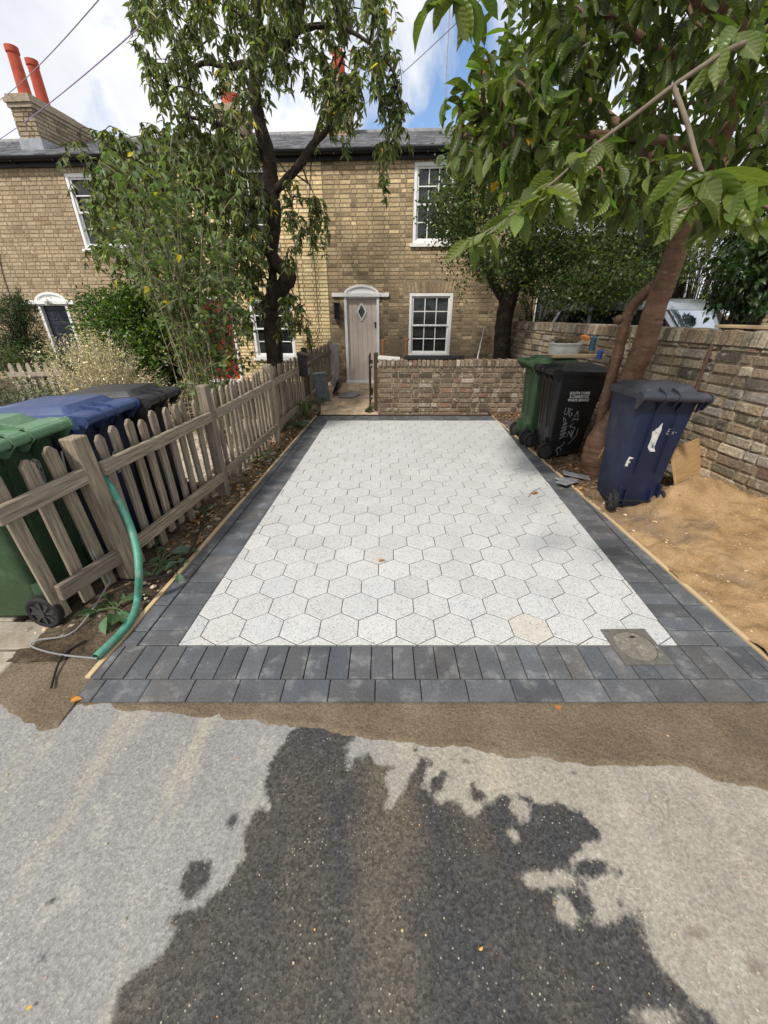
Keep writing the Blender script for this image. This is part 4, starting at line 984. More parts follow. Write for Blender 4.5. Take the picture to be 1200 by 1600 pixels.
# ================================================================ PICKET FENCE
fence = empty('picket_fence', (-1.6, 2.0, 0), 0, 'weathered grey wooden picket fence along the left side of the driveway', 'fence')
FO = V((-1.6, 2.0, 0))
FPTS = [(1.50, -1.722), (1.98, -1.60), (3.27, -1.475), (4.97, -1.415), (6.98, -1.335), (9.78, -1.25)]     # (y, x) of the post line
def FX(y):
    for (a, xa), (b, xb) in zip(FPTS, FPTS[1:]):
        if y <= b: return xa + (xb - xa) * (y - a) / (b - a)
    return FPTS[-1][1]
def fang(y): return math.atan2(FX(y + .05) - FX(y - .05), .1)
def woodcol():
    g = random.gauss(1, .12); return (g, g * random.uniform(.95, 1.0), g * random.uniform(.88, 1.0))
def post(y, h, w=.085, lean=(0, 0), mt='wood_grey', x=None, top=.012):
    mb = MB(); x = FX(y) if x is None else x
    rot = Matrix.Rotation(-fang(y), 3, 'Z') @ Matrix.Rotation(lean[0], 3, 'Y') @ Matrix.Rotation(lean[1], 3, 'X')
    mb.box(V((x, y, h / 2 - .05)) - FO, (w, w, h + .1), rot, woodcol()); return mb.build('post', M[mt], fence, bevel=.006)
post(1.98, .93, .092, (-.045, .02)); post(3.27, .985, .08, (.0, .01)); post(4.97, .96, .09); post(6.98, 1.0, .085, mt='wood_dark'); post(9.72, .95, .08); 
def rail(y0, y1, h0, h1, w=.034, t=.078, off=.02):
    a = V((FX(y0) + off, y0, h0)); b = V((FX(y1) + off, y1, h1)); d_ = b - a; mb = MB()
    rot = d_.to_track_quat('Y', 'Z').to_matrix(); mb.box((a + b) / 2 - FO, (w, d_.length, t), rot, woodcol()); return mb.build('rail', M['wood_grey'], fence, bevel=.004)
# the three short pickets before the first post hang on two rail stubs
rail(1.50, 2.0, .70, .735, off=.015, t=.085); rail(1.58, 1.96, .22, .215, off=.03, t=.09)
for (y0, y1) in ((2.02, 3.22), (3.32, 4.93), (5.02, 6.94), (7.03, 9.68)):
    rail(y0, y1, .735, .74, off=.035); rail(y0, y1, .215, .205, off=.035)
def picket(y, h, off=-.012, lean=0.0, w=.062, z0=.05, leany=0.0):
    mb = MB(); hw = w / 2; c = .028
    out = [(-hw, 0), (hw, 0), (hw, h - z0 - c), (hw * .28, h - z0), (-hw * .28, h - z0), (-hw, h - z0 - c)]
    pts = [V((0, a, b)) for a, b in out]; rot = Matrix.Rotation(-fang(y), 3, 'Z') @ Matrix.Rotation(leany, 3, 'Y') @ Matrix.Rotation(lean, 3, 'X')
    o = V((FX(y) + off, y, z0)) - FO; n = len(mb.v); col = woodcol(); t = .019
    ou = random.random() * 40
    for sx in (0, -t):
        for p in pts: q = rot @ (p + V((sx, 0, 0))) + o; mb.v.append(tuple(q))
    mb.face([n + i for i in range(6)], col, 0, [(pts[i].z + ou, pts[i].y) for i in range(6)]); mb.face([n + 11 - i for i in range(6)], col, 0, [(pts[5 - i].z + ou, pts[5 - i].y) for i in range(6)])
    for i in range(6):
        j = (i + 1) % 6; mb.face((n + i, n + 6 + i, n + 6 + j, n + j), col, 0, [(pts[i].z + ou, 0), (pts[i].z + ou, t), (pts[j].z + ou, t), (pts[j].z + ou, 0)])
    return mb.build('picket', M['wood_grey'], fence, bevel=.0015)
for y, h, ln in ((1.60, .86, .03), (1.74, .87, .02), (1.88, .90, .05)): picket(y, h + .02, w=.066, lean=ln)
y = 2.13
while y < 9.65:
    if all(abs(y - q[0]) > .055 for q in FPTS[1:]):
        picket(y + random.uniform(-.008, .008), .905 + random.uniform(-.015, .02), lean=random.gauss(0, .012), leany=random.gauss(0, .01), z0=random.uniform(.02, .09))
    y += .124 if y < 5 else .132

# black mailbox on the fence
mbx = empty('mailbox', (FX(6.6) + .10, 6.45, .62), 0, 'black metal mailbox fixed to the fence near the far post', 'mailbox')
mb = MB(); mb.box((0, 0, .16), (.13, .26, .30)); mb.prism([(-.075, -.14, .31), (.09, -.14, .30), (.09, -.14, .315), (-.075, -.14, .36)], (0, .28, 0)); mb.build('box', M['black'], mbx, bevel=.004)
mb = MB(); mb.box((.067, 0, .20), (.006, .18, .03)); mb.build('slot', M['steel'], mbx); mb = MB(); mb.box((.068, 0, .08), (.006, .09, .09)); mb.build('plate', M['lead'], mbx)

# dark gate post and open gate beside the low wall
gx = P(585, 600, 6.78).x
gate = empty('garden_gate', (gx, 6.85, 0), 0, 'dark wooden gate standing open edge on beside the low wall end', 'gate')
mb = MB(); mb.box((.03, -.04, .46), (.075, .075, .96), None, (1.2, 1.1, 1)); mb.build('post', M['wood_dark'], gate, bevel=.015)
mb = MB()
for k in range(6): mb.box((-.085, .02 + k * .12, .46), (.018, .075, .86 + .02 * math.sin(k)), None, (1.1, 1.0, .95))
mb.box((-.06, .33, .72), (.03, .70, .07)); mb.box((-.06, .33, .22), (.03, .70, .07)); mb.build('gate_leaf', M['wood_dark'], gate, bevel=.003)
mb = MB(); mb.box((-.04, -.03, .24), (.05, .02, .03)); mb.box((-.04, -.03, .75), (.05, .02, .03)); mb.build('hinge', M['steel'], gate)

# things leaning and lying beside the path
o = G(508, 640); c = empty('corrugated_sheet', (-1.13, 7.55, 0), R(42), 'grey corrugated roofing offcut leaning on the fence by the path', 'roofing sheet')
mb = MB(); n = 22
for k in range(n):
    x0_, x1_ = -.16 + .32 * k / n, -.16 + .32 * (k + 1) / n; f = lambda x: .018 * math.sin(x * 90)
    mb.poly([(x0_, f(x0_), 0), (x1_, f(x1_), 0), (x1_, f(x1_) + .16, .50), (x0_, f(x0_) + .16, .50)], (1, 1, 1)); mb.poly([(x0_, f(x0_) + .012, 0), (x0_, f(x0_) + .172, .50), (x1_, f(x1_) + .172, .50), (x1_, f(x1_) + .012, 0)])
    mb.poly([(x0_, f(x0_) + .16, .50), (x1_, f(x1_) + .16, .50), (x1_, f(x1_) + .172, .50), (x0_, f(x0_) + .172, .50)])
M['fibre'] = mat('fibre', (.17, .19, .19), .85, .2, mottle=(.35, 8), bump=(.4, 60, .004)); mb.build('sheet', M['fibre'], c)
mb = MB(); mb.box((0, .165, .505), (.34, .07, .03)); mb.build('edge_strip', M['lead'], c, bevel=.004)
mb = MB()
for k in range(4): mb.box((-1.00 + .035 * k, 8.35, .16), (.012, .5, .30 - .02 * k), Matrix.Rotation(R(22 + 3 * k), 3, 'Y') @ Matrix.Rotation(R(4 * k - 5), 3, 'X'))
tag(mb.build('roof_slates', M['black'], bevel=.002), 'stack of black slates leaning against each other left of the door', 'slates')
mb = MB(); mb.prism([(-.93, 7.95, .008), (-.62, 7.9, .006), (-.50, 8.25, .008), (-.60, 8.5, .02), (-.80, 8.4, .03)], (0, 0, .014)); tag(mb.build('slate_offcut', M['slate'], bevel=.002), 'broken grey slate lying flat on the path by the door', 'slate')
mb = MB(); a = V((-1.13, 9.35, 0)); mb.box(a + V((0, .12, .44)), (.19, .02, .9), Matrix.Rotation(R(-11), 3, 'X'), (.9, .9, .95)); tag(mb.build('leaning_board', mat('board_grey', (.33, .30, .27), .8), bevel=.002), 'upright greyish board leaning on the house wall beside the door', 'board')

# on and behind the low wall
zt = LWH
mb = MB(); mb.box((.05, 6.86, zt + .012), (.42, .16, .05), Matrix.Rotation(R(4), 3, 'Y')); tag(mb.build('white_board', M['white_plastic'], bevel=.003), 'white board lying on the left end of the low wall', 'board')
for k, (u, vt, lb) in enumerate(((598, 531, 'rusty stake behind the low wall in line with the door frame'), (634, 530, 'rusty stake behind the low wall at the window edge'))):
    p = P(u, vt, 7.3); mb = MB(); mb.tube([(p.x, 7.3, -.03), (p.x + .01, 7.3, p.z)], .022, 8, jit=.05); mb.tube([(p.x - .03, 7.3, p.z - .02), (p.x + .06, 7.3, p.z + .005)], .018, 6)
    tag(mb.build('stake', mat('rust', (.19, .08, .035), .85)), lb, 'stake', 'rusty stakes behind the low wall')
for k, (u0, u1, v, lb) in enumerate(((633, 726, 555, 'longer black beam on top of the low wall, rear one'), (632, 718, 559, 'shorter black beam on top of the low wall, front one'))):
    a, b = P(u0, v, 6.83 - .07 * k), P(u1, v, 6.83 - .07 * k); mb = MB(); mb.box(((a.x + b.x) / 2, 6.86 - .075 * k, zt + .022), (b.x - a.x, .06, .05), Matrix.Rotation(R(-.6 + k), 3, 'Z')); mb.box(((a.x + b.x) / 2, 6.86 - .075 * k, zt + .05), (b.x - a.x, .022, .012), Matrix.Rotation(R(-.6 + k), 3, 'Z'))
    tag(mb.build('black_beam', M['black'], bevel=.004), lb, 'beam', 'black beams on the low wall')
a, b = P(746, 560, 7.6), P(757, 510, 8.1); mb = MB(); mb.tube([a - (b - a) * 1.2, b], .012, 8); tag(mb.build('white_pole', M['white_plastic']), 'thin white pole leaning behind the low wall near the dark trunk', 'pole')

# ================================================================ WHEELIE BINS
def rrect(hx, hy, r, cy, z, n=5, tilt=0.0, cx=0.0):
    out = []
    for (sx, sy, a0_) in ((1, 1, 0), (-1, 1, 90), (-1, -1, 180), (1, -1, 270)):
        for i in range(n + 1):
            a = R(a0_ + 90 * i / n); x, y = cx + sx * (hx - r) + r * math.cos(a), sy * (hy - r) + r * math.sin(a); out.append((x, cy + y, z + tilt * (y)))
    return out
def wheelie_bin(loc, rz, body, lid, label, sc=1.0, tilt=(0, 0), group='wheelie bins', rot_mat=None):
    """back (wheels, handle, hinges) faces local -y; about 1.06 m tall"""
    root = empty('wheelie_bin', loc, rz, label, 'wheelie bin', group); root.scale = sc if isinstance(sc, tuple) else (sc, sc, sc)
    if tilt != (0, 0): root.rotation_euler = (tilt[0], tilt[1], rz)
    mb = MB()
    prof = [(.02, .185, .20, .035, .0), (.04, .205, .225, .05, .0), (.16, .215, .235, .05, .005), (.55, .238, .262, .05, .020), (.90, .262, .292, .05, .034), (.905, .268, .30, .05, .034), (.925, .270, .302, .05, .034), (.927, .280, .315, .05, .034), (.955, .282, .317, .05, .034)]
    mb.loft([rrect(hx, hy, r, cy, z) for z, hx, hy, r, cy in prof], cap=(True, False))
    inner = [rrect(.270, .305, .05, .034, .955), rrect(.262, .295, .05, .034, .85), rrect(.20, .22, .04, 0, .10)]
    mb.loft(inner, cap=(False, True))
    for sx in (-1, 1): mb.box((sx * .20, -.232, .16), (.02, .08, .18)); mb.box((sx * .125, -.235, .13), (.02, .07, .13))
    for x in (-.10, .10): mb.box((x, -.268, .60), (.012, .012, .5), Matrix.Rotation(R(4.2), 3, 'X'))
    # handle brackets along the back rim
    for x in (-.262, -.09, .09, .262):
        mb.prism([(x - .012, -.27, .86), (x - .012, -.335, .945), (x - .012, -.350, .972), (x - .012, -.28, .955)], (.024, 0, 0))
    bd = mb.build('body', body, root, smooth=38)
    # lid: skirt, step, raised middle, rolled back edge with sleeves and end discs
    mb = MB(); t = -.03
    rings = [rrect(.288, .322, .055, .036, .940, tilt=t), rrect(.300, .336, .06, .038, .943, tilt=t), rrect(.304, .340, .06, .038, .980, tilt=t), rrect(.296, .332, .06, .038, .992, tilt=t), rrect(.278, .312, .05, .036, .996, tilt=t)]
    rings += [rrect(.255, .282, .045, .045, 1.000, tilt=t), rrect(.222, .235, .03, .045, 1.034, tilt=t), rrect(.214, .226, .03, .045, 1.039, tilt=t), rrect(.10, .11, .03, .04, 1.044, tilt=t)]
    mb.loft(rings, cap=(False, True))
    mb.loft([rrect(.28, .315, .05, .036, .946, tilt=t), rrect(.262, .295, .05, .036, .978, tilt=t)], cap=(False, True))
    # apron from the lid back edge down round the roll
    mb.prism([(-.292, -.250, 1.006), (-.292, -.300, 1.006), (-.292, -.335, 1.000), (-.292, -.345, .985), (-.292, -.300, .975), (-.292, -.250, .978)], (.584, 0, 0))
    for sx in (-1, 1): mb.box((sx * .19, .380, .957), (.06, .05, .016))
    ld = mb.build('lid', lid, root, smooth=22)
    mb = MB(); mb.tube([(-.30, -.340, .972), (.30, -.340, .972)], .0265, 16)
    for x in (-.10, .02): mb.tube([(x - .006, -.340, .972), (x + .006, -.340, .972)], .034, 16)
    for sx in (-1, 1):
        mb.tube([(sx * .292, -.340, .972), (sx * .306, -.340, .972)], .036, 16); mb.tube([(sx * .300, -.340, .972), (sx * .309, -.340, .972)], .022, 12)
        mb.prism([(sx * .292 - .006, -.376, .965), (sx * .292 - .006, -.33, 1.006), (sx * .292 - .006, -.25, 1.0), (sx * .292 - .006, -.262, .88), (sx * .292 - .006, -.30, .88)], (.012, 0, 0))
    for x in (-.10, .02): mb.prism([(x - .006, -.36, .985), (x - .006, -.33, 1.016), (x - .006, -.225, 1.034), (x - .006, -.21, 1.020), (x - .006, -.33, .98)], (.012, 0, 0))
    for x in (-.10, .02): mb.prism([(x - .006, -.374, .965), (x - .006, -.33, 1.010), (x - .006, -.26, .985), (x - .006, -.27, .90), (x - .006, -.31, .90)], (.012, 0, 0))
    mb.build('handle', lid, ld, smooth=30)
    # wheels
    for sx in (-1, 1):
        mb = MB(); x = sx * .245; yw, zw, rw = -.262, .10, .10; n = 24; hw = .024
        rg = [(-hw * .8, rw * .70), (-hw, rw * .78), (-hw, rw * .9), (-hw * .6, rw), (hw * .6, rw), (hw, rw * .9), (hw, rw * .78), (hw * .8, rw * .70)]
        mb.loft([[(x + a, yw + r * math.cos(2*math.pi*i/n), zw + r * math.sin(2*math.pi*i/n)) for i in range(n)] for a, r in rg], cap=(False, False)); wh = mb.build('wheel', M['rubber'], root, smooth=40)
        mb = MB(); mb.loft([[(x + a, yw + r * math.cos(2*math.pi*i/n), zw + r * math.sin(2*math.pi*i/n)) for i in range(n)] for a, r in ((-.012, .071), (.012, .071))])
        for k in range(8):
            a = 2 * math.pi * k / 8; mb.box((x + sx * .016, yw + .043 * math.cos(a), zw + .043 * math.sin(a)), (.012, .05, .013), Matrix.Rotation(a, 3, 'X'))
        mb.tube([(x + sx * .01, yw, zw), (x + sx * .03, yw, zw)], .018, 12); mb.build('rim', M['hub'], wh, smooth=40)
    mb = MB(); mb.tube([(-.24, -.262, .10), (.24, -.262, .10)], .009, 8); mb.build('axle', M['black'], root)
    return root, bd
M['hub'] = mat('hub', (.045, .045, .045), .5, .4, bump=None)
M['white_paint'] = mat('white_paint', (.56, .56, .55), .7, .3, mottle=(.3, 40), bump=None, stain=((.03, .04, .06), 38, .56, .04, .85))
M['white_plain'] = mat('white_plain', (.62, .62, .60), .7, .3, tint=False, mottle=(.2, 30), bump=None)
M['scratch'] = mat('scratch', (.34, .34, .34), .8, .2, bump=None)
# body back plane slopes: y at height z on the back face
def backy(z): return -.235 - (z - .16) * .030 / .39 * .93 if z < .55 else -.242 - (z - .55) * (.016 / .35)
def sidex(z): return .215 + (z - .16) * (.047 / .74)
def strokes(mb, lines, w, T):
    """painted strokes: polylines in (a, z) mapped by T to the surface"""
    for ln in lines:
        for i in range(len(ln) - 1):
            a, b = ln[i], ln[i + 1]; dx, dz = b[0] - a[0], b[1] - a[1]; L_ = math.hypot(dx, dz) or 1; nx, nz = -dz / L_ * w / 2, dx / L_ * w / 2; ex, ez = dx / L_ * w * .3, dz / L_ * w * .3
            q = [(a[0] - ex + nx, a[1] - ez + nz), (b[0] + ex + nx, b[1] + ez + nz), (b[0] + ex - nx, b[1] + ez - nz), (a[0] - ex - nx, a[1] - ez - nz)]
            mb.poly([T(*p) for p in q][::-1])
def solid_back(z): return min(-.2398 + (z - .16) * -.013, 0)
def TB(x, z, off=.0075):   # back face
    # matches the loft: y = cy - hy at height z
    pr = [(.16, .005 - .235), (.55, .020 - .262), (.90, .034 - .292)]
    for (z0_, y0_), (z1_, y1_) in zip(pr, pr[1:]):
        if z <= z1_ or z1_ == .90: return (x, y0_ + (y1_ - y0_) * (z - z0_) / (z1_ - z0_) - off, z)
def TS(sg):
    def f(y, z, off=.005):
        pr = [(.16, .215), (.55, .238), (.90, .262)]
        for (z0_, x0_), (z1_, x1_) in zip(pr, pr[1:]):
            if z <= z1_ or z1_ == .90: return (sg * (x0_ + (x1_ - x0_) * (z - z0_) / (z1_ - z0_) + off), y, z)
    return f
# left bins: backs to the fence (local -y -> world +x)
bx = -1.86
gb, gbody = wheelie_bin((-2.02, 1.81, .0), R(90) , M['bin_green'], M['bin_green_sheen_lid'], 'green wheelie bin with sky sheen coloured into its lid nearest the camera behind the fence', (.93, .88, 1.0), group='wheelie bins behind the picket fence')
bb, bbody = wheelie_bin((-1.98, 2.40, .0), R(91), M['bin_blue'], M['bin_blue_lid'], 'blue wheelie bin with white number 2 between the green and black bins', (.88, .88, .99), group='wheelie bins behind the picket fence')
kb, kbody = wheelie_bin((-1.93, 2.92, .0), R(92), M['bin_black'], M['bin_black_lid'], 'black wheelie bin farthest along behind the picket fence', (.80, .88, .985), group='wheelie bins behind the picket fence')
def number(parent, glyph, cx, cz, h, w):
    G_ = {'2': [[(-.4, .3), (-.25, .47), (0, .5), (.3, .42), (.4, .22), (.3, .02), (-.1, -.25), (-.4, -.48), (.42, -.48)]], '9': [[(.35, .15), (.1, -.02), (-.2, .0), (-.38, .2), (-.3, .42), (0, .5), (.28, .42), (.38, .15), (.33, -.2), (.1, -.48), (-.25, -.45)]], '1': [[(-.22, .28), (.02, .5), (.02, -.5)]]}
    mb = MB(); strokes(mb, [[(cx + p[0] * h * .6, cz + p[1] * h) for p in l_] for l_ in G_[glyph]], w, TB); return mb.build('number', M['white_paint'], parent)
number(gbody, '9', .07, .76, .14, .026)
number(bbody, '2', .025, .64, .13, .024)
# right bins
gb2, _ = wheelie_bin((2.03, 5.05, .0), R(-90), M['bin_green'], M['bin_green'], 'dark green wheelie bin at the back by the far wall corner', (.85, .85, 1.0), group='wheelie bins beside the boundary wall')
kb2, k2body = wheelie_bin((2.07, 4.50, .0), R(-88), M['bin_black'], M['bin_black'], 'black wheelie bin with white lettering and scratched marks', (.86, .88, .98), group='wheelie bins beside the boundary wall')
bb2, b2body = wheelie_bin((2.14, 3.16, .0), R(-5), M['bin_blue'], M['bin_dusty_lid'], 'dark blue wheelie bin marked 1 standing in the sand', (.79, .82, .98), (R(0), R(0.5)), group='wheelie bins beside the boundary wall')
def text_mesh(txt, size, align='CENTER'):
    cu = bpy.data.curves.new('lettering', 'FONT'); cu.body = txt; cu.size = size; cu.align_x = align; cu.extrude = 0.0; cu.offset = .001; cu.space_line = .95
    o = bpy.data.objects.new('lettering', cu); COL.objects.link(o); bpy.context.view_layer.update()
    me = bpy.data.meshes.new_from_object(o.evaluated_get(bpy.context.evaluated_depsgraph_get())); bpy.data.objects.remove(o); return me
# visible flank of the black bin is its local +x side (faces the camera)
me = text_mesh('SOUTH CAMBS\n& CAMBRIDGE\nWASTE SERVICE', .040); ts = TS(1)
for v_ in me.vertices: y_, z_ = v_.co.x * .92, v_.co.y; v_.co = V(ts(.03 + y_, .745 + z_, .006))
me.materials.append(M['white_plain']); lt = bpy.data.objects.new('lettering', me); COL.objects.link(lt); lt.parent = k2body
mb = MB()
gl = [[(-.10, .60), (-.105, .53), (-.075, .52), (-.06, .56), (-.065, .60)], [(-.01, .575), (-.04, .59), (-.05, .54), (-.03, .50), (.0, .52), (-.02, .545)],
      [(.02, .45), (.06, .56), (.09, .46), (.03, .47)], [(-.09, .44), (-.10, .49), (-.06, .45), (-.09, .40), (-.04, .43), (-.10, .36), (-.03, .39), (-.10, .32), (-.03, .36), (-.09, .28), (-.02, .32), (-.09, .24), (-.02, .27)],
      [(.04, .42), (.0, .38), (.08, .37), (.05, .28), (.04, .34)], [(.0, .26), (.01, .33), (.06, .25), (.07, .33)], [(.12, .36), (.12, .28), (.08, .22), (.04, .17)], [(-.01, .20), (-.04, .15), (-.11, .10)], [(-.03, .10), (-.07, .14), (-.10, .11), (-.075, .07), (-.06, .03)]]
strokes(mb, gl, .006, ts); mb.build('scratched_marks', M['scratch'], k2body)
mb = MB()
one_ = [(.052, .775), (.015, .740), (-.045, .700), (-.055, .640), (-.085, .575), (-.070, .535), (-.012, .538), (-.022, .572), (.0, .630), (.040, .715)]
eff = [(-.235, .488), (-.262, .440), (-.275, .405), (-.248, .402), (-.240, .425), (-.222, .430), (-.220, .445), (-.236, .450), (-.228, .466), (-.196, .470), (-.192, .480)]
mb.poly([TB(p[0] - (p[1] - .655) * .38, p[1]) for p in one_]); mb.build('painted_number', M['white_paint'], b2body); mb = MB()
mb.poly([TB(x + .05 - (z - .44) * .3, z) for x, z in eff]); mb.build('painted_letter', M['white_paint'], b2body)
mb = MB(); strokes(mb, [[(.085, .725), (.075, .685)], [(.085, .725), (.11, .725)], [(.082, .706), (.10, .706)], [(.075, .685), (.10, .685)], [(.137, .702), (.12, .702), (.117, .688), (.137, .687), (.137, .708)], [(.155, .70), (.165, .70)]], .004, TB); mb.build('scratched_marks', M['scratch'], b2body)

# white tub with weeds and a plank on the green bin lid
zl = 1.02
pl = V((2.28, 4.88, 1.06)); mb = MB(); mb.box(pl, (.62, .075, .035), Matrix.Rotation(R(6), 3, 'Z')); tag(mb.build('timber_offcut', M['wood_new'], bevel=.003), 'short pale timber offcut lying across the green bin lid', 'timber')
tub = empty('plastic_tub', (2.20, 5.12, 1.055), R(5), 'white oval tub of dry weeds on top of the green bin', 'tub')
mb = MB(); mb.loft([rrect(.14, .09, .07, 0, .0), rrect(.17, .115, .09, 0, .01), rrect(.185, .13, .1, 0, .12), rrect(.20, .145, .11, 0, .122), rrect(.20, .145, .11, 0, .135), rrect(.178, .123, .1, 0, .135), rrect(.16, .10, .08, 0, .06)]); mb.build('tub_body', M['white_plastic'], tub, smooth=40)
mb = MB()
for k in range(90):
    a = random.uniform(0, 6.28); r = random.uniform(0, .15); p = V((r * math.cos(a), r * math.sin(a) * .6, .10)); e = p + V((random.gauss(0, .10), random.gauss(0, .06), random.uniform(.02, .10))); g = random.uniform(.4, 1.5)
    mb.tube([p, (p + e) / 2 + V((0, 0, .02)), e], [.005, .004, .002], 4, (g, g * .9, g * .7))
mb.build('dry_weeds', M['twig'], tub)
mb = MB(); mb.loft([rrect(.05, .03, .02, 0, 0), rrect(.055, .035, .02, 0, .025), rrect(.02, .012, .01, 0, .05)]); mb.xf(Matrix.Translation((2.38, 5.03, 1.23)) @ Matrix.Rotation(.3, 4, 'Y')); tag(mb.build('orange_glove', mat('orange', (.65, .22, .04), .7)), 'crumpled orange glove on top of the weeds in the tub', 'glove')
mb = MB(); mb.tube([(2.47, 4.99, 1.11), (2.475, 4.99, 1.24), (2.47, 4.97, 1.26)], [.035, .035, .02], 12); tag(mb.build('blue_bottle', mat('teal', (.03, .09, .14), .4), smooth=True), 'small dark blue bottle beside the white tub', 'bottle')
mb = MB(); mb.tube([(2.485, 4.80, 1.035), (2.49, 4.80, 1.12), (2.49, 4.80, 1.135)], [.03, .03, .016], 12); tag(mb.build('blue_cup', mat('blue_cup', (.02, .08, .33), .4), smooth=True), 'bright blue plastic cup at the end of the timber offcut', 'cup')
# fallen drain pipe
mb = MB(); a = G(806, 655, .09); mb.tube([(1.98, 5.7, .07), (2.32, 5.45, .07)], .075, 18); tag(mb.build('drain_pipe', M['black'], smooth=35), 'short black drain pipe lying beside the green bin', 'pipe')
# boards by the blue bin
mb = MB(); mb.box((2.70, 3.22, .28), (.62, .02, .46), Matrix.Rotation(R(35), 3, 'Z') @ Matrix.Rotation(R(-24), 3, 'X') @ Matrix.Rotation(R(0), 3, 'Y')); tag(mb.build('plywood_board', M['ply'], bevel=.002), 'plywood board leaning between blue bin and boundary wall', 'board')
mb = MB(); mb.box((2.36, 3.72, .32), (.34, .02, .66), Matrix.Rotation(R(14), 3, 'X') @ Matrix.Rotation(R(8), 3, 'Y')); tag(mb.build('plywood_board', M['ply'], bevel=.002), 'plywood board standing between red barked trunk and blue bin', 'board')
for k, (x_, y_, r_) in enumerate(((1.86, 3.62, 20), (1.98, 3.72, -15), (1.80, 3.52, 40))):
    z_ = float(right_h(np.array([x_]), np.array([y_]))[0]); mb = MB(); mb.box((x_, y_, z_ + .02 + .01 * k), (.26, .11, .012), Matrix.Rotation(R(r_), 3, 'Z') @ Matrix.Rotation(R(8), 3, 'Y'))
    tag(mb.build('slate_offcut', M['slate'], bevel=.002), ['grey slate offcut in the rubble near the tree foot, lowest', 'grey slate offcut in the rubble nearest the trunk', 'grey slate offcut nearest the driveway edge board'][k], 'slate', 'slate offcuts by the tree')
# rusty pipe fixed on the boundary wall
mb = MB(); xw = WX(3.55); mb.tube([(xw - .03, 3.62, .85), (xw - .03, 3.62, 1.27)], .014, 8); tag(mb.build('wall_pipe', mat('rust2', (.11, .06, .045), .85)), 'short rusty pipe fixed upright on the boundary wall', 'pipe')

# ================================================================ HOSE AND CABLES
def Pfence(u, v, y): return P(u, v, y)
hp = [P(146, 722, 2.10), P(166, 752, 2.06), P(194, 800, 1.98), P(212, 850, 1.87), P(217, 895, 1.76), G(215, 935, .045), G(208, 962, .035), G(188, 990, .03), G(150, 1027, .03)]
hp[0] += V((-.05, 0, .02)); pts = smooth_path(hp, sub=14); mb = MB(); rr = [.0195 * (1 + (.055 if k % 2 else 0)) for k in range(len(pts))]
mb.tube(pts, rr, 12, caps=False); tag(mb.build('hose', M['hose'], smooth=60), 'green ribbed hose coming through the fence down to the mud', 'hose')
def cable(pts, r, mt, label, grp='cables by the fence'):
    mb = MB(); mb.tube(smooth_path(pts, sub=6), r, 6); tag(mb.build('cable', mt), label, 'cable', grp)
M['cable_grey'] = mat('cable_grey', (.20, .20, .20), .6, bump=None)
cable([P(96, 705, 1.93), P(103, 735, 1.9), P(122, 790, 1.88), P(140, 850, 1.85), P(170, 905, 1.83), P(168, 915, 1.8), G(118, 985, .02), G(60, 1000, .03), G(50, 1010, .015), G(90, 1022, .01), G(152, 1029, .02)], .005, M['cable_grey'], 'thin grey cable looping from fence post into the hose end')
cable([G(135, 1000, .01), G(105, 1018, .01), G(90, 1040, .01), G(80, 1075, .01)], .005, M['black'], 'short dark cable lying on the mud left of the hose end')
cable([G(175, 905, .04), G(230, 905, .05), G(275, 890, .05), G(303, 850, .05), G(322, 800, .04)], .006, M['black'], 'black cable running along the soil bed by the edging board')
# ================================================================ FOLIAGE
def leaf_template(kind):
    if kind == 'fine':      # folded lozenge
        v = np.array([(0,0,0),(.45,.5,.10),(1,0,-.08),(.45,-.5,.10),(.5,0,0)], float); f = [(0,4,1),(4,2,1),(0,3,4),(4,3,2)]; uv = v[:, :2]
        return v, f, uv
    ts = [0, .14, .34, .56, .76, .89, 1] if kind == 'broad' else [0, .25, .6, 1]
    ws = {'broad': [.03, .50, .88, 1, .74, .30, 0], 'narrow': [.04, .9, .75, 0], 'mid': [.04, 1, .8, 0]}[kind]
    dr = .30 if kind == 'narrow' else .22
    v, f = [], []
    for i, (t, w) in enumerate(zip(ts, ws)):
        z = -dr * t * t
        v += [(t, -.5 * w, z + .16 * w), (t, 0, z), (t, .5 * w, z + .16 * w)]
    for i in range(len(ts) - 1):
        a = i * 3; f += [(a, a+1, a+4, a+3), (a+1, a+2, a+5, a+4)]
    return np.array(v, float), f, np.array(v, float)[:, :2]
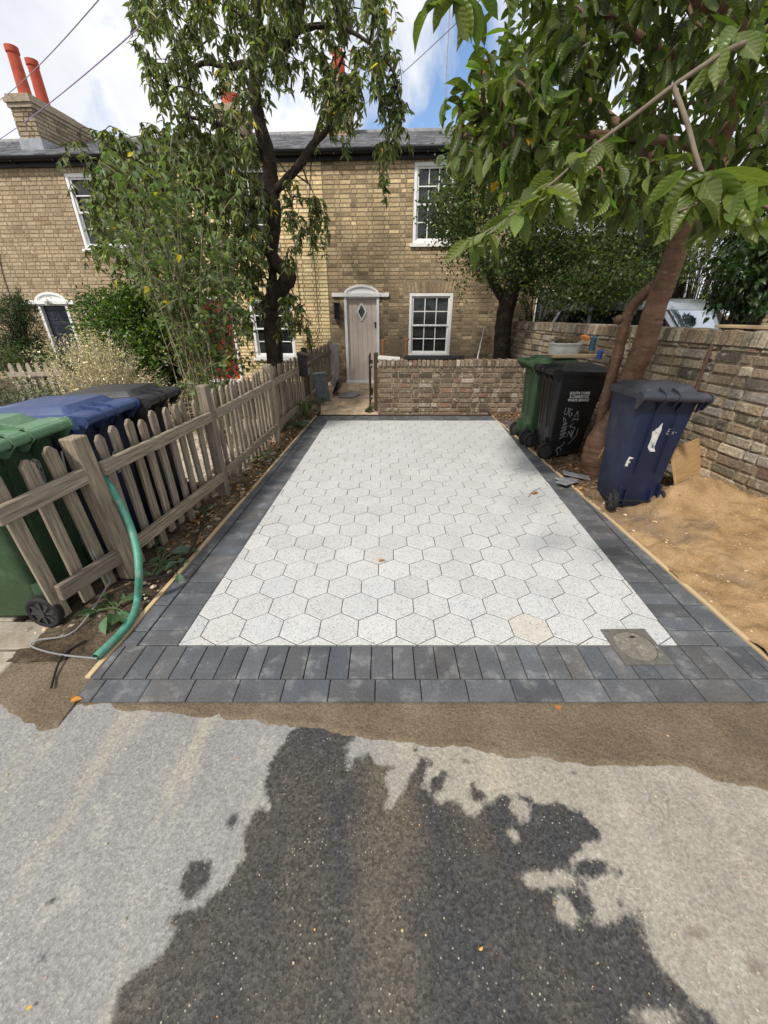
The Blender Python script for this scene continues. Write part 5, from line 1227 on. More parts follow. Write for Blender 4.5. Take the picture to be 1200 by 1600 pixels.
def leaves(name, mt, parent, pos, dirs, L_, W_, col, kind='narrow', up=None, curl=.0):
    """many individual leaves: pos base point, dirs leaf axis, L/W size in metres, col tint"""
    pos = np.asarray(pos, float); n = len(pos); dirs = np.asarray(dirs, float); dirs /= np.linalg.norm(dirs, axis=1)[:, None] + 1e-9
    if up is None: up = np.array([0, 0, 1.0]) + rng.normal(0, .55, (n, 3))
    side = np.cross(up, dirs); side /= np.linalg.norm(side, axis=1)[:, None] + 1e-9; nr = np.cross(dirs, side)
    tv, tf, tuv = leaf_template(kind); k = len(tv)
    L_ = np.broadcast_to(L_, (n,)); W_ = np.broadcast_to(W_, (n,))
    zz = tv[None, :, 2] * (1 + rng.normal(0, .5, (n, 1)))
    co = pos[:, None] + dirs[:, None] * (tv[None, :, 0] * L_[:, None])[..., None] + side[:, None] * (tv[None, :, 1] * W_[:, None])[..., None] + nr[:, None] * (zz * L_[:, None] * (.9))[..., None]
    co = co.reshape(-1, 3).astype(np.float32)
    flat = np.concatenate([np.array(q) for q in tf]); starts = np.cumsum([0] + [len(q) for q in tf])[:-1]; ln = len(flat)
    loops = (flat[None] + (np.arange(n) * k)[:, None]).ravel(); st = (starts[None] + (np.arange(n) * ln)[:, None]).ravel()
    me = bpy.data.meshes.new(name); me.vertices.add(len(co)); me.vertices.foreach_set('co', co.ravel()); me.loops.add(len(loops)); me.loops.foreach_set('vertex_index', loops.astype(np.int32))
    me.polygons.add(len(st)); me.polygons.foreach_set('loop_start', st.astype(np.int32)); me.polygons.foreach_set('use_smooth', np.ones(len(st), bool)); me.update(calc_edges=True)
    ca = me.color_attributes.new('tint', 'FLOAT_COLOR', 'POINT'); a = np.ones((n, k, 4), np.float32); a[..., :3] = np.asarray(col)[:, None, :]; ca.data.foreach_set('color', a.ravel())
    uv = me.uv_layers.new(name='uv'); uu = np.tile(tuv[flat], (n, 1)).astype(np.float32); uu[:, 0] = uu[:, 0] * 8 - np.abs(uu[:, 1]) * 4; uv.data.foreach_set('uv', uu.astype(np.float32).ravel())
    me.materials.append(mt); me.validate()
    o = bpy.data.objects.new(name, me); COL.objects.link(o)
    if parent:
        o.parent = parent; o.location = -V(parent.location)
    return o
def tints(n, base=(1, 1, 1), sd=.22, hue=.10, odd=None, oddp=0.0):
    g = np.exp(rng.normal(0, sd, n)); c = np.stack([g * (1 + rng.normal(0, hue, n)), g, g * (1 + rng.normal(0, hue, n))], 1) * np.array(base)
    if odd is not None: m = rng.random(n) < oddp; c[m] = np.array(odd) * np.exp(rng.normal(0, .2, (m.sum(), 1)))
    return np.clip(c, .05, 12)
def inpoly(u, v, poly):
    c = False; n = len(poly)
    for i in range(n):
        (x1, y1), (x2, y2) = poly[i], poly[(i + 1) % n]
        if (y1 > v) != (y2 > v) and u < (x2 - x1) * (v - y1) / (y2 - y1) + x1: c = not c
    return c
def region_pts(poly, n, y0, y1):
    """points inside a part of the crown: an outline at real depth range y0..y1"""
    us = [p[0] for p in poly]; vs = [p[1] for p in poly]; out = []
    while len(out) < n:
        u, v = random.uniform(min(us), max(us)), random.uniform(min(vs), max(vs))
        if inpoly(u, v, poly): out.append(P(u, v, random.uniform(y0, y1)))
    return out
def skeleton(limbs):
    pts = []
    for l_, r_ in limbs:
        p, r = smooth_path(l_, r_, 6); pts.append((p, r))
    return pts
def grow(limbs, clusters, r0=.016, rtip=.003, bow=.08, droop=0.0):
    """twigs joining every cluster to the nearest wood; returns list of twig polylines"""
    nodes = [(p, r) for ps, rs in limbs for p, r in list(zip(ps, rs))[len(ps)//4:]]
    NP = np.array([tuple(p) for p, r in nodes]); 
    cl = sorted(clusters, key=lambda c: float(np.min(np.sum((NP - np.array(tuple(c))) ** 2, 1)))); tw = []
    arr = np.zeros((len(NP) + len(cl) * 3, 3)); arr[:len(NP)] = NP; m = len(NP); gen = np.zeros(len(arr)); 
    for c in cl:
        d = np.linalg.norm(arr[:m] - np.array(tuple(c)), axis=1) + gen[:m] * .05; i = int(np.argmin(d)); a = V(arr[i]); b = V(c); g = gen[i] + 1
        mid = (a + b) / 2 + V((random.gauss(0, bow), random.gauss(0, bow), random.gauss(0, bow) + bow * .6)) * min(1, (b - a).length * 2)
        pts = smooth_path([a, mid, b], sub=3); ra = max(rtip, r0 * .78 ** g); tw.append((pts, [ra + (rtip - ra) * k / (len(pts) - 1) for k in range(len(pts))]))
        for q in (mid, b): arr[m] = tuple(q); gen[m] = g; m += 1
    return tw
def wood_mesh(name, mt, parent, limbs, twigs, jit=.05, n=10):
    mb = MB(); o = V(parent.location) if parent else V((0, 0, 0))
    for ps, rs in limbs: mb.tube([p - o for p in ps], rs, n, jit=jit)
    for ps, rs in twigs: mb.tube([p - o for p in ps], rs, 4, caps=False)
    return mb.build(name, mt, parent, smooth='all')
def tw_leaves(tw, per, spread, dirf, frac=.35):
    """leaf bases along each twig's outer part"""
    pos, dr = [], []
    for ps, rs in tw:
        a = int(len(ps) * (1 - frac) * .6)
        for k in range(per if isinstance(per, int) else random.randint(*per)):
            q = ps[-1] if random.random() < .3 else ps[random.randint(a, len(ps) - 1)]
            pos.append(tuple(q + V((random.gauss(0, spread), random.gauss(0, spread), random.gauss(0, spread))))); dr.append(dirf(ps))
    return pos, dr
M['leaf_drop'] = leaf_mat('leaf_drop', (.115, .135, .052), .35, .42)
M['leaf_cherry'] = leaf_mat('leaf_cherry', (.064, .092, .020), .40, .38, vein=True)
M['leaf_fine'] = leaf_mat('leaf_fine', (.055, .08, .025), .32, .4)
M['leaf_laurel'] = leaf_mat('leaf_laurel', (.055, .095, .018), .28, .32)
M['leaf_shrub'] = leaf_mat('leaf_shrub', (.105, .14, .052), .35, .55)
M['leaf_conifer'] = leaf_mat('leaf_conifer', (.04, .066, .028), .2, .6)
M['leaf_sage'] = leaf_mat('leaf_sage', (.12, .135, .085), .25, .7)
M['leaf_dock'] = leaf_mat('leaf_dock', (.07, .12, .05), .3, .5, vein=True)
M['straw'] = leaf_mat('straw', (.60, .52, .38), .2, .8)
M['dead_leaf'] = leaf_mat('dead_leaf', (.30, .15, .05), .2, .7)

# ---------------------------------------------------------------- leaning tree with hanging narrow leaves (left)
TL = 7.0
lt_base = P(428, 600, TL); lt_base.z = -.05
lt = empty('drooping_tree', tuple(lt_base), 0, 'crooked dark tree with hanging narrow leaves in the left garden', 'tree')
def Pp(*q): return [P(u, v, y) for u, v, y in q]
limbs = skeleton([
    ([lt_base] + Pp((428,540,7.0),(424,500,7.0),(422,478,7.0),(436,455,6.95),(452,432,6.9),(436,415,6.92),(424,395,6.97),(428,350,7.0),(425,300,7.0),(418,240,7.0),(405,190,7.0),(398,140,7.0),(402,105,7.0)), [.155,.14,.13,.15,.115,.11,.10,.092,.10,.105,.095,.085,.08,.078]),
    (Pp((424,395,6.97),(426,440,7.05),(424,478,7.0)), [.05,.07,.08]),
    (Pp((402,105,7.0),(415,80,6.9),(440,72,6.8),(462,50,6.7),(470,20,6.6),(480,-40,6.5)), [.075,.065,.055,.045,.04,.03]),
    (Pp((402,105,7.0),(398,60,7.1),(405,20,7.1),(400,-50,7.1),(390,-120,7.0)), [.072,.06,.055,.045,.03]),
    (Pp((402,110,7.0),(385,100,7.1),(355,105,7.3),(320,98,7.4),(290,115,7.5)), [.05,.045,.035,.03,.02]),
    (Pp((428,300,7.0),(448,280,6.8),(470,255,6.6),(490,225,6.5),(513,200,6.4),(520,170,6.3)), [.06,.056,.052,.046,.03,.02]),
    (Pp((490,225,6.5),(500,190,6.5),(515,140,6.5),(540,80,6.4)), [.03,.025,.02,.012]),
    (Pp((425,330,7.0),(395,320,7.0),(340,300,6.9),(310,280,6.8),(260,260,6.7)), [.05,.045,.035,.03,.015]),
    (Pp((422,360,7.0),(385,395,7.2),(350,400,7.4),(300,380,7.4),(240,370,7.3)), [.04,.035,.03,.025,.012]),
    (Pp((418,240,7.0),(380,215,6.8),(330,190,6.7),(270,180,6.6)), [.04,.03,.025,.012]),
    (Pp((462,50,6.7),(500,40,6.5),(550,50,6.3),(600,90,6.2),(625,140,6.2)), [.035,.03,.02,.012,.006]),
    (Pp((424,480,7.0),(405,460,6.8),(385,430,6.7),(378,400,6.7)), [.04,.03,.02,.012]),
])
R1 = [(200,-120),(470,-120),(450,60),(400,190),(330,200),(260,170),(230,110),(205,60)]
R2 = [(430,-120),(560,-120),(610,0),(600,90),(560,130),(560,220),(530,230),(500,150),(440,90)]
R3 = [(215,190),(330,190),(400,215),(415,310),(410,400),(330,420),(240,420),(180,410),(135,385),(140,300),(170,230)]
R4 = [(440,260),(505,300),(490,380),(455,400),(440,330)]
R5 = [(380,340),(415,380),(400,470),(390,520),(360,480),(340,430)]
R6 = [(590,60),(632,130),(632,190),(615,280),(590,270),(600,180),(575,110)]
R7 = [(120,195),(200,190),(230,230),(150,260),(112,240)]
cl = region_pts(R1, 190, 5.6, 8.2) + region_pts(R2, 92, 5.7, 7.3) + region_pts([(438,430),(482,440),(478,525),(445,530)], 14, 6.2, 6.9) + region_pts(R3, 345, 5.7, 8.0) + region_pts(R4, 14, 6.2, 7) + region_pts(R5, 30, 6.3, 7.5) + region_pts(R6, 20, 6.0, 6.6) + region_pts(R7, 18, 6.2, 6.8)
tw = grow(limbs, cl, .02, .003)
strands = []; pos = []; dr = []
for c in cl:    # hanging strands from each cluster
    for _ in range(random.choice((1, 2, 2, 3))):
        ln = random.uniform(.08, .30); dx, dy = random.gauss(0, .10), random.gauss(0, .10); a = V(c); pts = [a, a + V((dx * .7, dy * .7, -.02)), a + V((dx, dy, -ln * .5)), a + V((dx * 1.1, dy * 1.1, -ln))]
        ps = smooth_path(pts, sub=3); strands.append((ps, [.0028] * len(ps)))
        for k in range(int(7 + ln * 52)):
            t = random.random(); q = ps[min(len(ps) - 1, int(t * len(ps)))]; pos.append(tuple(q)); dr.append((random.gauss(0, .6), random.gauss(0, .6), -random.uniform(.15, 1.0)))
n = len(pos)
wood_mesh('trunk', M['bark'], lt, limbs, tw + strands, .09, 12)
leaves('crown', M['leaf_drop'], lt, pos, dr, rng.uniform(.075, .125, n), rng.uniform(.027, .046, n), tints(n, sd=.36, hue=.12, odd=(4.5, 2.8, .6), oddp=.006), 'narrow')

# ---------------------------------------------------------------- tall leggy shrub (mallow like) before it
sb = P(338, 640, 4.9); sb.z = -.03
sh = empty('leggy_shrub', tuple(sb), 0, 'leggy pale stemmed shrub with green and yellow leaves behind the fence', 'shrub')
stems = []; poly = [(170,250),(250,240),(330,310),(370,360),(385,430),(392,520),(390,560),(330,560),(270,470),(200,400),(150,330)]
tips = region_pts(poly, 62, 4.4, 5.5)
for t_ in tips:
    a = sb + V((random.gauss(0, .13), random.gauss(0, .13), 0)); m1 = a.lerp(t_, .5) + V((random.gauss(0, .05), random.gauss(0, .05), .12)); ps = smooth_path([a, m1, t_], sub=5); stems.append((ps, [.0055 - .0035 * k / (len(ps) - 1) for k in range(len(ps))]))
side = []
for ps, rs in stems:
    for k in range(4):
        q = ps[random.randint(4, len(ps) - 1)]; e = q + V((random.gauss(0, .14), random.gauss(0, .14), random.uniform(.0, .25))); side.append((smooth_path([q, (q + e) / 2 + V((0, 0, .02)), e], sub=2), [.004, .003, .003, .0025, .002]))
mb = MB()
for ps, rs in stems + side: mb.tube([p - sb for p in ps], rs, 5, caps=False)
mb.build('stems', M['twig_pale'], sh, smooth='all')
pos, dr = tw_leaves(stems, (20, 32), .09, lambda ps: (random.gauss(0, .8), random.gauss(0, .8), random.gauss(-.45, .4)), .6); p2, d2 = tw_leaves(side, (5, 9), .04, lambda ps: (random.gauss(0, .8), random.gauss(0, .8), random.gauss(-.4, .4)), .8)
pos += p2; dr += d2; n = len(pos); leaves('leaves', M['leaf_shrub'], sh, pos, dr, rng.uniform(.04, .10, n), rng.uniform(.026, .062, n), tints(n, sd=.25, odd=(5.0, 2.7, .5), oddp=.012), 'mid')

# ---------------------------------------------------------------- red barked cherry (right)
cb_ = G(934, 737); cb_.z = -.06
ch = empty('cherry_tree', tuple(cb_), 0, 'red barked leaning cherry tree with broad leaves overhanging the driveway on the right', 'tree')
Yc = cb_.y
limbs = skeleton([
    ([cb_] + Pp((940,690,Yc),(967,645,Yc-.02),(982,600,Yc-.05),(1006,540,Yc-.1),(1024,480,Yc-.15),(1047,420,Yc-.2),(1070,350,Yc-.28),(1092,300,Yc-.35),(1120,230,Yc-.5),(1150,150,Yc-.6),(1180,60,Yc-.7),(1200,-60,Yc-.8)), [.18,.145,.096,.090,.092,.086,.080,.066,.064,.06,.06,.055,.04]),
    ([V((cb_.x + .02, cb_.y + .08, .15))] + Pp((942,650,Yc+.1),(952,602,Yc+.10),(964,560,Yc+.08),(974,515,Yc+.06),(986,482,Yc+.02),(1020,445,Yc-.12)), [.08,.054,.048,.045,.052,.045,.035]),
    (Pp((1090,300,Yc-.34),(1140,250,Yc-.2),(1180,200,Yc),(1230,120,Yc+.2),(1290,20,Yc+.3)), [.06,.065,.06,.055,.05]),
    (Pp((1090,300,Yc-.35),(1020,250,Yc-.2),(960,190,Yc-.1),(900,140,Yc),(850,80,Yc)), [.045,.04,.03,.022,.012]),
    (Pp((1150,150,Yc-.6),(1080,110,Yc-.7),(1000,60,Yc-.8),(930,10,Yc-.9)), [.045,.035,.025,.012]),
    (Pp((1120,230,Yc-.5),(1040,220,Yc-.9),(930,210,Yc-1.1),(820,225,Yc-1.2),(720,215,Yc-1.2)), [.035,.025,.018,.012,.006]),
    (Pp((1180,60,Yc-.7),(1120,10,Yc-1.2),(1000,-60,Yc-1.6),(850,-100,Yc-1.8),(740,-60,Yc-1.9)), [.05,.04,.03,.02,.01]),
])
near = skeleton([
    (Pp((1330,-60,2.2),(1190,50,1.65),(1135,80,1.5),(1055,132,1.4),(985,185,1.35),(920,235,1.3),(870,280,1.28),(800,335,1.26),(740,375,1.25)), [.012,.0078,.0070,.0058,.005,.0043,.0036,.0027,.0017]),
    (Pp((1052,135,1.4),(1064,165,1.34),(1076,200,1.28),(1088,245,1.22),(1103,285,1.17),(1112,300,1.15)), [.006,.0056,.0055,.0052,.005,.0045]),
    (Pp((1103,285,1.17),(1160,310,1.12),(1215,330,1.1)), [.006,.005,.003]),
    (Pp((1380,-300,2.6),(1200,-160,2.0),(900,-120,1.7),(760,-60,1.6),(700,0,1.6)), [.02,.015,.010,.006,.003]),
    (Pp((1110,300,1.15),(1085,320,1.12),(1060,330,1.1)), [.005,.004,.002]),
])
Q1 = [(830,-150),(1350,-150),(1350,330),(1180,330),(1060,300),(960,330),(880,300),(800,230),(760,140),(800,60)]
Q2 = [(690,190),(760,90),(830,60),(880,200),(900,300),(830,280),(760,240)]
Q3 = [(700,200),(900,220),(1060,310),(1040,350),(930,340),(830,310),(740,260)]
cl = region_pts(Q1, 330, 2.3, 5.0) + region_pts(Q2, 24, 2.4, 3.4) + region_pts(Q3, 44, 2.4, 3.8) + region_pts([(900,-160),(1350,-160),(1350,-500),(900,-500)], 30, 2.0, 4)
cl = [c for c in cl if c.z < 6.5]
tw = grow(limbs, cl, .018, .003)
def rugged(ps, rs, sub=5, amp=.10):
    P_, R_ = smooth_path(ps, rs, sub); out = []
    for i, (p, r) in enumerate(zip(P_, R_)): out.append(r * (1 + amp * math.sin(i * .37 + 1.3) * math.sin(i * .11) + random.uniform(-.02, .02)))
    return P_, out
limbs = [rugged(*limbs[0], amp=.035), rugged(*limbs[1], amp=.05)] + limbs[2:]
knots = []
for u, v, r_, dx in ((978,500,.040,-.035),(997,556,.028,-.02)):
    k_ = P(u, v, Yc - .13); k_.y += .06; knots.append(([k_ + V((dx * .2, .05, 0)), k_ + V((dx, -.01, .01)), k_ + V((dx * 1.15, -.025, .012))], [r_, r_ * .75, r_ * .4]))
wood_mesh('trunk', M['bark_red'], ch, limbs + knots, tw, .02, 20)
pos, dr = tw_leaves(tw, (13, 20), .05, lambda ps: tuple((ps[-1] - ps[-3]).normalized() * .3 + V((random.gauss(0, .55), random.gauss(0, .55), random.gauss(-.55, .35)))), .5)
n = len(pos); crown = leaves('crown', M['leaf_cherry'], ch, pos, dr, rng.uniform(.06, .14, n), rng.uniform(.028, .054, n), tints(n, sd=.42, hue=.1, odd=(7, 2.6, .5), oddp=.001), 'broad')
def sprig(c, nn, L0, spread=.03, droop=-.75):
    for k in range(nn):
        a = 6.283 * k / nn + random.uniform(-.4, .4); pos.append(tuple(c + V((random.gauss(0, spread), random.gauss(0, spread), random.gauss(0, spread * .5))))); dr.append((math.cos(a), math.sin(a) * .8, random.gauss(droop, .45))); LL.append(L0 * random.uniform(.75, 1.15))
pos, dr, LL = [], [], []
for (u, v, y, nn, l0, s_) in ((1100,275,1.17,14,.125,.022),(1135,300,1.13,9,.12,.022),(1170,312,1.12,8,.12,.02),(1082,315,1.12,7,.115,.015),(1200,325,1.1,6,.12,.02),(1155,50,1.6,8,.11,.02),(1185,60,1.62,6,.1,.02),(1120,85,1.5,4,.1,.02),
    (865,285,1.28,9,.115,.02),(835,310,1.27,9,.115,.02),(800,335,1.26,6,.10,.012),(895,255,1.29,5,.10,.02),(930,228,1.3,3,.09,.015),(760,365,1.25,5,.085,.012),(742,374,1.25,4,.08,.01),(700,5,1.6,6,.11,.02),(740,-20,1.6,6,.12,.02),(680,-5,1.6,4,.1,.02),(790,-60,1.6,6,.11,.03)):
    sprig(P(u, v, y), nn, l0 * 1.0, s_)
n = len(pos); LL = np.array(LL); LL = LL * rng.uniform(.7, 1.1, n); W_ = LL * rng.uniform(.34, .46, n)
wood_mesh('overhanging_branch', M['twig'], ch, near, [], .04, 8)
leaves('overhanging_leaves', M['leaf_cherry'], ch, pos, dr, LL, W_, tints(n, (1.5, 1.4, 1.5), sd=.16, hue=.08), 'broad')

# ---------------------------------------------------------------- dark small leaved tree behind the low wall
mt0 = P(785, 590, 7.7); mt0.z = -.05
md = empty('bushy_tree', tuple(mt0), 0, 'dark bushy tree with small leaves standing behind the low brick wall', 'tree')
limbs = skeleton([([mt0] + Pp((784,550,7.7),(786,510,7.68),(792,478,7.65),(800,450,7.6),(815,410,7.5),(830,360,7.5),(835,300,7.5),(840,240,7.5)), [.17,.15,.14,.145,.14,.11,.09,.06,.03]),
    (Pp((792,478,7.65),(770,440,7.6),(752,400,7.5),(735,350,7.4),(728,300,7.3)), [.08,.07,.05,.035,.015]), (Pp((800,450,7.6),(840,430,7.7),(890,410,7.8),(950,400,7.9)), [.07,.06,.04,.02]), (Pp((830,360,7.5),(880,330,7.6),(930,310,7.8)), [.05,.03,.015])])
S1 = [(705,215),(760,200),(870,190),(1010,230),(1080,330),(1085,430),(1020,445),(940,470),(860,475),(825,445),(770,425),(725,400),(706,350),(712,290)]
S2 = [(655,290),(712,290),(712,370),(690,395),(660,385)]
S3 = [(735,400),(800,430),(780,445),(740,425)]
cl = region_pts(S1, 600, 6.3, 8.7) + region_pts(S2, 16, 7.2, 8.2) + region_pts([(700,290),(740,290),(730,400),(705,390)], 26, 6.8, 7.8) + region_pts(S3, 8, 6.9, 7.8) + region_pts([(870,430),(1000,420),(1000,475),(930,488),(880,470)], 46, 5.9, 6.8) + region_pts([(690,375),(720,370),(720,480),(700,470)], 3, 8, 8.8)
tw = grow(limbs, cl, .018, .003)
wood_mesh('trunk', M['bark'], md, limbs, tw, .08, 12)
pos, dr = tw_leaves(tw, (50, 70), .12, lambda ps: (random.gauss(0, .7), random.gauss(0, .7), random.gauss(-.15, .6)), .7)
n = len(pos); leaves('crown', M['leaf_fine'], md, pos, dr, rng.uniform(.045, .08, n), rng.uniform(.026, .044, n), tints(n, sd=.35, hue=.12, odd=(2.2, 2.0, .8), oddp=.06), 'fine')

# ---------------------------------------------------------------- trees and creeper beyond the boundary wall
def bush(name, centers, n, mt, label, cat, ls=(.05, .09), lw=(.022, .04), kind='fine', sd=.3, base=(1, 1, 1), stems=True, odd=None, oddp=0, droopz=-.1, shell=.55, group=None, tr=.05):
    """shrub from a few lobes (centre, radii): leaves thick near the surface, thinning inward, over a branching frame"""
    c0_ = V(centers[0][0]); root = empty(name, (c0_.x, c0_.y, 0), 0, label, cat, group); pos, dr = [], []; tot = sum(c[1][0] * c[1][1] + c[1][0] * c[1][2] for c in centers)
    tw_ = []
    for c, r in centers:
        c = V(c); m = int(n * (r[0] * r[1] + r[0] * r[2]) / tot); q = max(10, m // 40)
        for k in range(q):
            d_ = V((random.gauss(0, 1), random.gauss(0, 1), random.gauss(0, 1))).normalized(); rr = random.uniform(shell, 1.08) ; e = c + V((d_.x * r[0], d_.y * r[1], d_.z * r[2])) * rr
            if e.z < .02: e.z = random.uniform(.02, .2)
            tw_.append(([V((c0_.x + random.gauss(0, tr), c0_.y + random.gauss(0, tr), 0)), c.lerp(e, .4), e], [.012, .007, .003]))
            for _ in range(m // q):
                s_ = (sum(r) / 3) * .16; p = e + V((random.gauss(0, s_), random.gauss(0, s_), random.gauss(0, s_)))
                if p.z > 0: pos.append(tuple(p)); dr.append(tuple(d_ * .7 + V((random.gauss(0, .6), random.gauss(0, .6), random.gauss(droopz, .5)))))
    mb = MB()
    for ps, rs in tw_: mb.tube([p - V((c0_.x, c0_.y, 0)) for p in ps], rs, 4, caps=False)
    mb.build('branches', M['bark'], root); k = len(pos); leaves('foliage', mt, root, pos, dr, rng.uniform(*ls, k), rng.uniform(*lw, k), tints(k, base, sd=sd, odd=odd, oddp=oddp), kind); return root
bush('leafy_tree', [(tuple(P(1110, 400, 8.3)), (.9, .7, .75)), (tuple(P(1185, 350, 8.5)), (1.0, .7, .8)), (tuple(P(1060, 330, 9)), (1.2, .8, .9)), (tuple(P(1000, 400, 10)), (1.2, .8, .9))], 9000, M['leaf_fine'], 'bright leafy tree beyond the boundary wall behind the silver car', 'tree', (.06, .11), (.03, .055), base=(1.6, 1.6, 1.2), sd=.35)
bush('creeper', [(tuple(P(1185, 425, 5.6)), (.55, .35, .42)), (tuple(P(1240, 360, 5.8)), (.7, .4, .6)), (tuple(P(1150, 450, 6.0)), (.25, .25, .2))], 3800, M['leaf_laurel'], 'dark glossy creeper overhanging the wall of the outbuilding at the right edge', 'creeper', (.06, .10), (.04, .07), 'mid', base=(.55, .6, .8), droopz=-.7)
bush('garden_bush', [(tuple(P(845, 470, 10.5)), (1.0, .6, .6)), (tuple(P(920, 440, 11)), (1.2, .6, .9)), (tuple(P(790, 440, 10.5)), (.6, .6, 1.1))], 5200, M['leaf_fine'], 'light green bush beyond the wall between trunk and parked cars', 'bush', (.06, .10), (.03, .05), base=(1.6, 1.5, 1.1))

# ---------------------------------------------------------------- left gardens
bush('laurel_hedge', [(tuple(P(215, 530, 6.6)), (.80, .6, .60)), (tuple(P(182, 515, 6.9)), (.45, .45, .50)), (tuple(P(275, 560, 6.3)), (.6, .5, .5)), (tuple(P(240, 490, 6.9)), (.6, .5, .45))], 15000, M['leaf_laurel'], 'rounded glossy evergreen hedge bush between the two left cottages', 'hedge', (.045, .08), (.02, .034), 'mid', sd=.32, odd=(2.2, 2.2, .6), oddp=.12, shell=.7)
bush('conifer_shrub', [(tuple(P(25, 520, 9.3)), (.45, .45, .62)), (tuple(P(30, 560, 9.2)), (.62, .5, .4)), (tuple(P(28, 485, 9.3)), (.28, .28, .35))], 9000, M['leaf_conifer'], 'dark conifer shrub against the tan wall left of the navy door', 'shrub', (.05, .09), (.012, .022), 'fine', base=(1.1, 1.1, 1.0), droopz=.5)
bush('low_shrub', [(tuple(P(60, 565, 8.2)), (.7, .4, .28)), (tuple(P(110, 575, 8.0)), (.5, .4, .2))], 3000, M['leaf_fine'], 'low dark shrub below the navy door', 'shrub', (.04, .07), (.02, .03), base=(1.0, 1.0, .9))
bush('catmint_clump', [(tuple(P(25, 640, 4.4)), (.6, .5, .24)), (tuple(P(100, 650, 4.3)), (.40, .4, .17)), (tuple(P(-60, 620, 4.6)), (.6, .5, .30))], 8000, M['leaf_sage'], 'grey green bushy plants behind the blue bin lid', 'plant', (.025, .05), (.012, .022), 'fine', sd=.35, odd=(.5, .5, .5), oddp=.3)
M['straw_stem'] = mat('straw_stem', (.50, .43, .32), .85, .2, mottle=(.3, 20), bump=None)
# dry straw coloured shrub
dc = P(140, 548, 5.4); dcl = V((dc.x, dc.y, 0)); ds = empty('dry_shrub', tuple(dcl), 0, 'pale dry twiggy shrub in front of the navy door', 'shrub'); mb = MB(); pos, dr = [], []
for k in range(520):
    e = V((random.gauss(0, .42), random.gauss(0, .30), 0)); h = max(.15, (dc.z + .12) * math.exp(-(e.x / .8) ** 2) * random.uniform(.55, 1.12)); a = V((e.x * .5, e.y * .5, 0)); m_ = a.lerp(V((e.x, e.y, h)), .6) + V((0, 0, .08)); b_ = V((e.x * 1.25, e.y * 1.2, h + random.uniform(-.05, .03)))
    ps = smooth_path([a, m_, b_], sub=3); g = random.uniform(.5, 1.3); mb.tube(ps, [.004, .004, .0035, .003, .0025, .0022, .002], 4, (g, g, g), caps=False)
    for q in ps[3:]:
        for _ in range(5): pos.append(tuple(q + dcl + V((random.gauss(0, .03), random.gauss(0, .03), random.gauss(0, .02))))); dr.append((random.gauss(0, .8), random.gauss(0, .8), random.gauss(.1, .6)))
mb.build('stems', M['straw_stem'], ds); n = len(pos); leaves('dry_leaves', M['straw'], ds, pos, dr, rng.uniform(.02, .05, n), rng.uniform(.006, .014, n), tints(n, sd=.35, odd=(.45, .5, .3), oddp=.06), 'fine')
# small white picket fence in the far garden
wf = empty('low_picket_fence', tuple(G(50, 640) * 0 + V((P(50, 590, 7.0).x, 7.0, -.10))), R(8), 'low whitish picket fence in the far left garden', 'fence')
for k in range(-2, 4):
    mb = MB(); h = .86; mb.prism([(k * .135 - .035, 0, .05), (k * .135 + .035, 0, .05), (k * .135 + .035, 0, h - .06), (k * .135 + .02, 0, h - .012), (k * .135, 0, h), (k * .135 - .02, 0, h - .012), (k * .135 - .035, 0, h - .06)], (0, .02, 0)); mb.build('picket', M['fence_white'] if 'fence_white' in M else M.setdefault('fence_white', mat('fence_white', (.36, .31, .25), .8)), wf, bevel=.002)
mb = MB(); mb.box((.07, -.02, .68), (.85, .03, .07)); mb.build('rail', M['fence_white'], wf)
# reddish stemmed plant against the yellow wall
rp = bush('red_leaved_shrub', [(tuple(P(488, 545, 8.9)), (.22, .2, .42)), (tuple(P(480, 510, 9.1)), (.10, .1, .4))], 700, M['leaf_fine'], 'thin reddish shrub against the yellow brick wall', 'shrub', (.03, .05), (.015, .025), base=(2.4, .9, .9))

# ---------------------------------------------------------------- plants in the fence bed
def rosette(name, c, nn, L0, W0, mt, label, cat='plant', base=(1, 1, 1), rise=(.2, .9), kind='broad', group=None, spread=.03):
    root = empty(name, tuple(c), 0, label, cat, group); pos, dr, LL = [], [], []; mb = MB()
    for k in range(nn):
        a = random.uniform(0, 6.28); z = random.uniform(*rise); st = V((0, 0, -.01)); tip = st + V((random.gauss(0, spread), random.gauss(0, spread), 0)) + V((math.cos(a), math.sin(a), z)) * L0 * random.uniform(.2, .6); pos.append(tuple(V(c) + tip)); dr.append((math.cos(a), math.sin(a), z - .55)); LL.append(L0 * random.uniform(.6, 1.1)); mb.tube([st, (st + tip) / 2 + V((0, 0, .01)), tip], [.004, .003, .003], 4)
    mb.build('stalks', M['stalk'], root); LL = np.array(LL); leaves('leaves', mt, root, pos, dr, LL, LL * W0 * rng.uniform(.8, 1.15, nn), tints(nn, base, sd=.2), kind); return root
M['stalk'] = mat('stalk', (.10, .13, .05), .7, bump=None)
rosette('dock_plant', G(180, 950, .02), 15, .13, .5, M['leaf_dock'], 'broad leaved plant beside the hose at the first fence post', base=(1.0, 1.0, 1.0))
rosette('dock_plant', G(250, 880, .02), 22, .125, .5, M['leaf_dock'], 'broad grey green leaved plant under the fence rail past the hose', base=(1.0, 1.0, 1.4), rise=(.1, .7), spread=.07)
rosette('weed_clump', G(310, 800, .02), 12, .08, .5, M['leaf_dock'], 'small weeds at the edge of the soil bed near the second post')
rosette('silver_plant', G(400, 712, .02), 40, .11, .35, M['leaf_sage'], 'silvery low plant spilling over the edging board', spread=.12, kind='mid', base=(1.3, 1.35, 1.3))
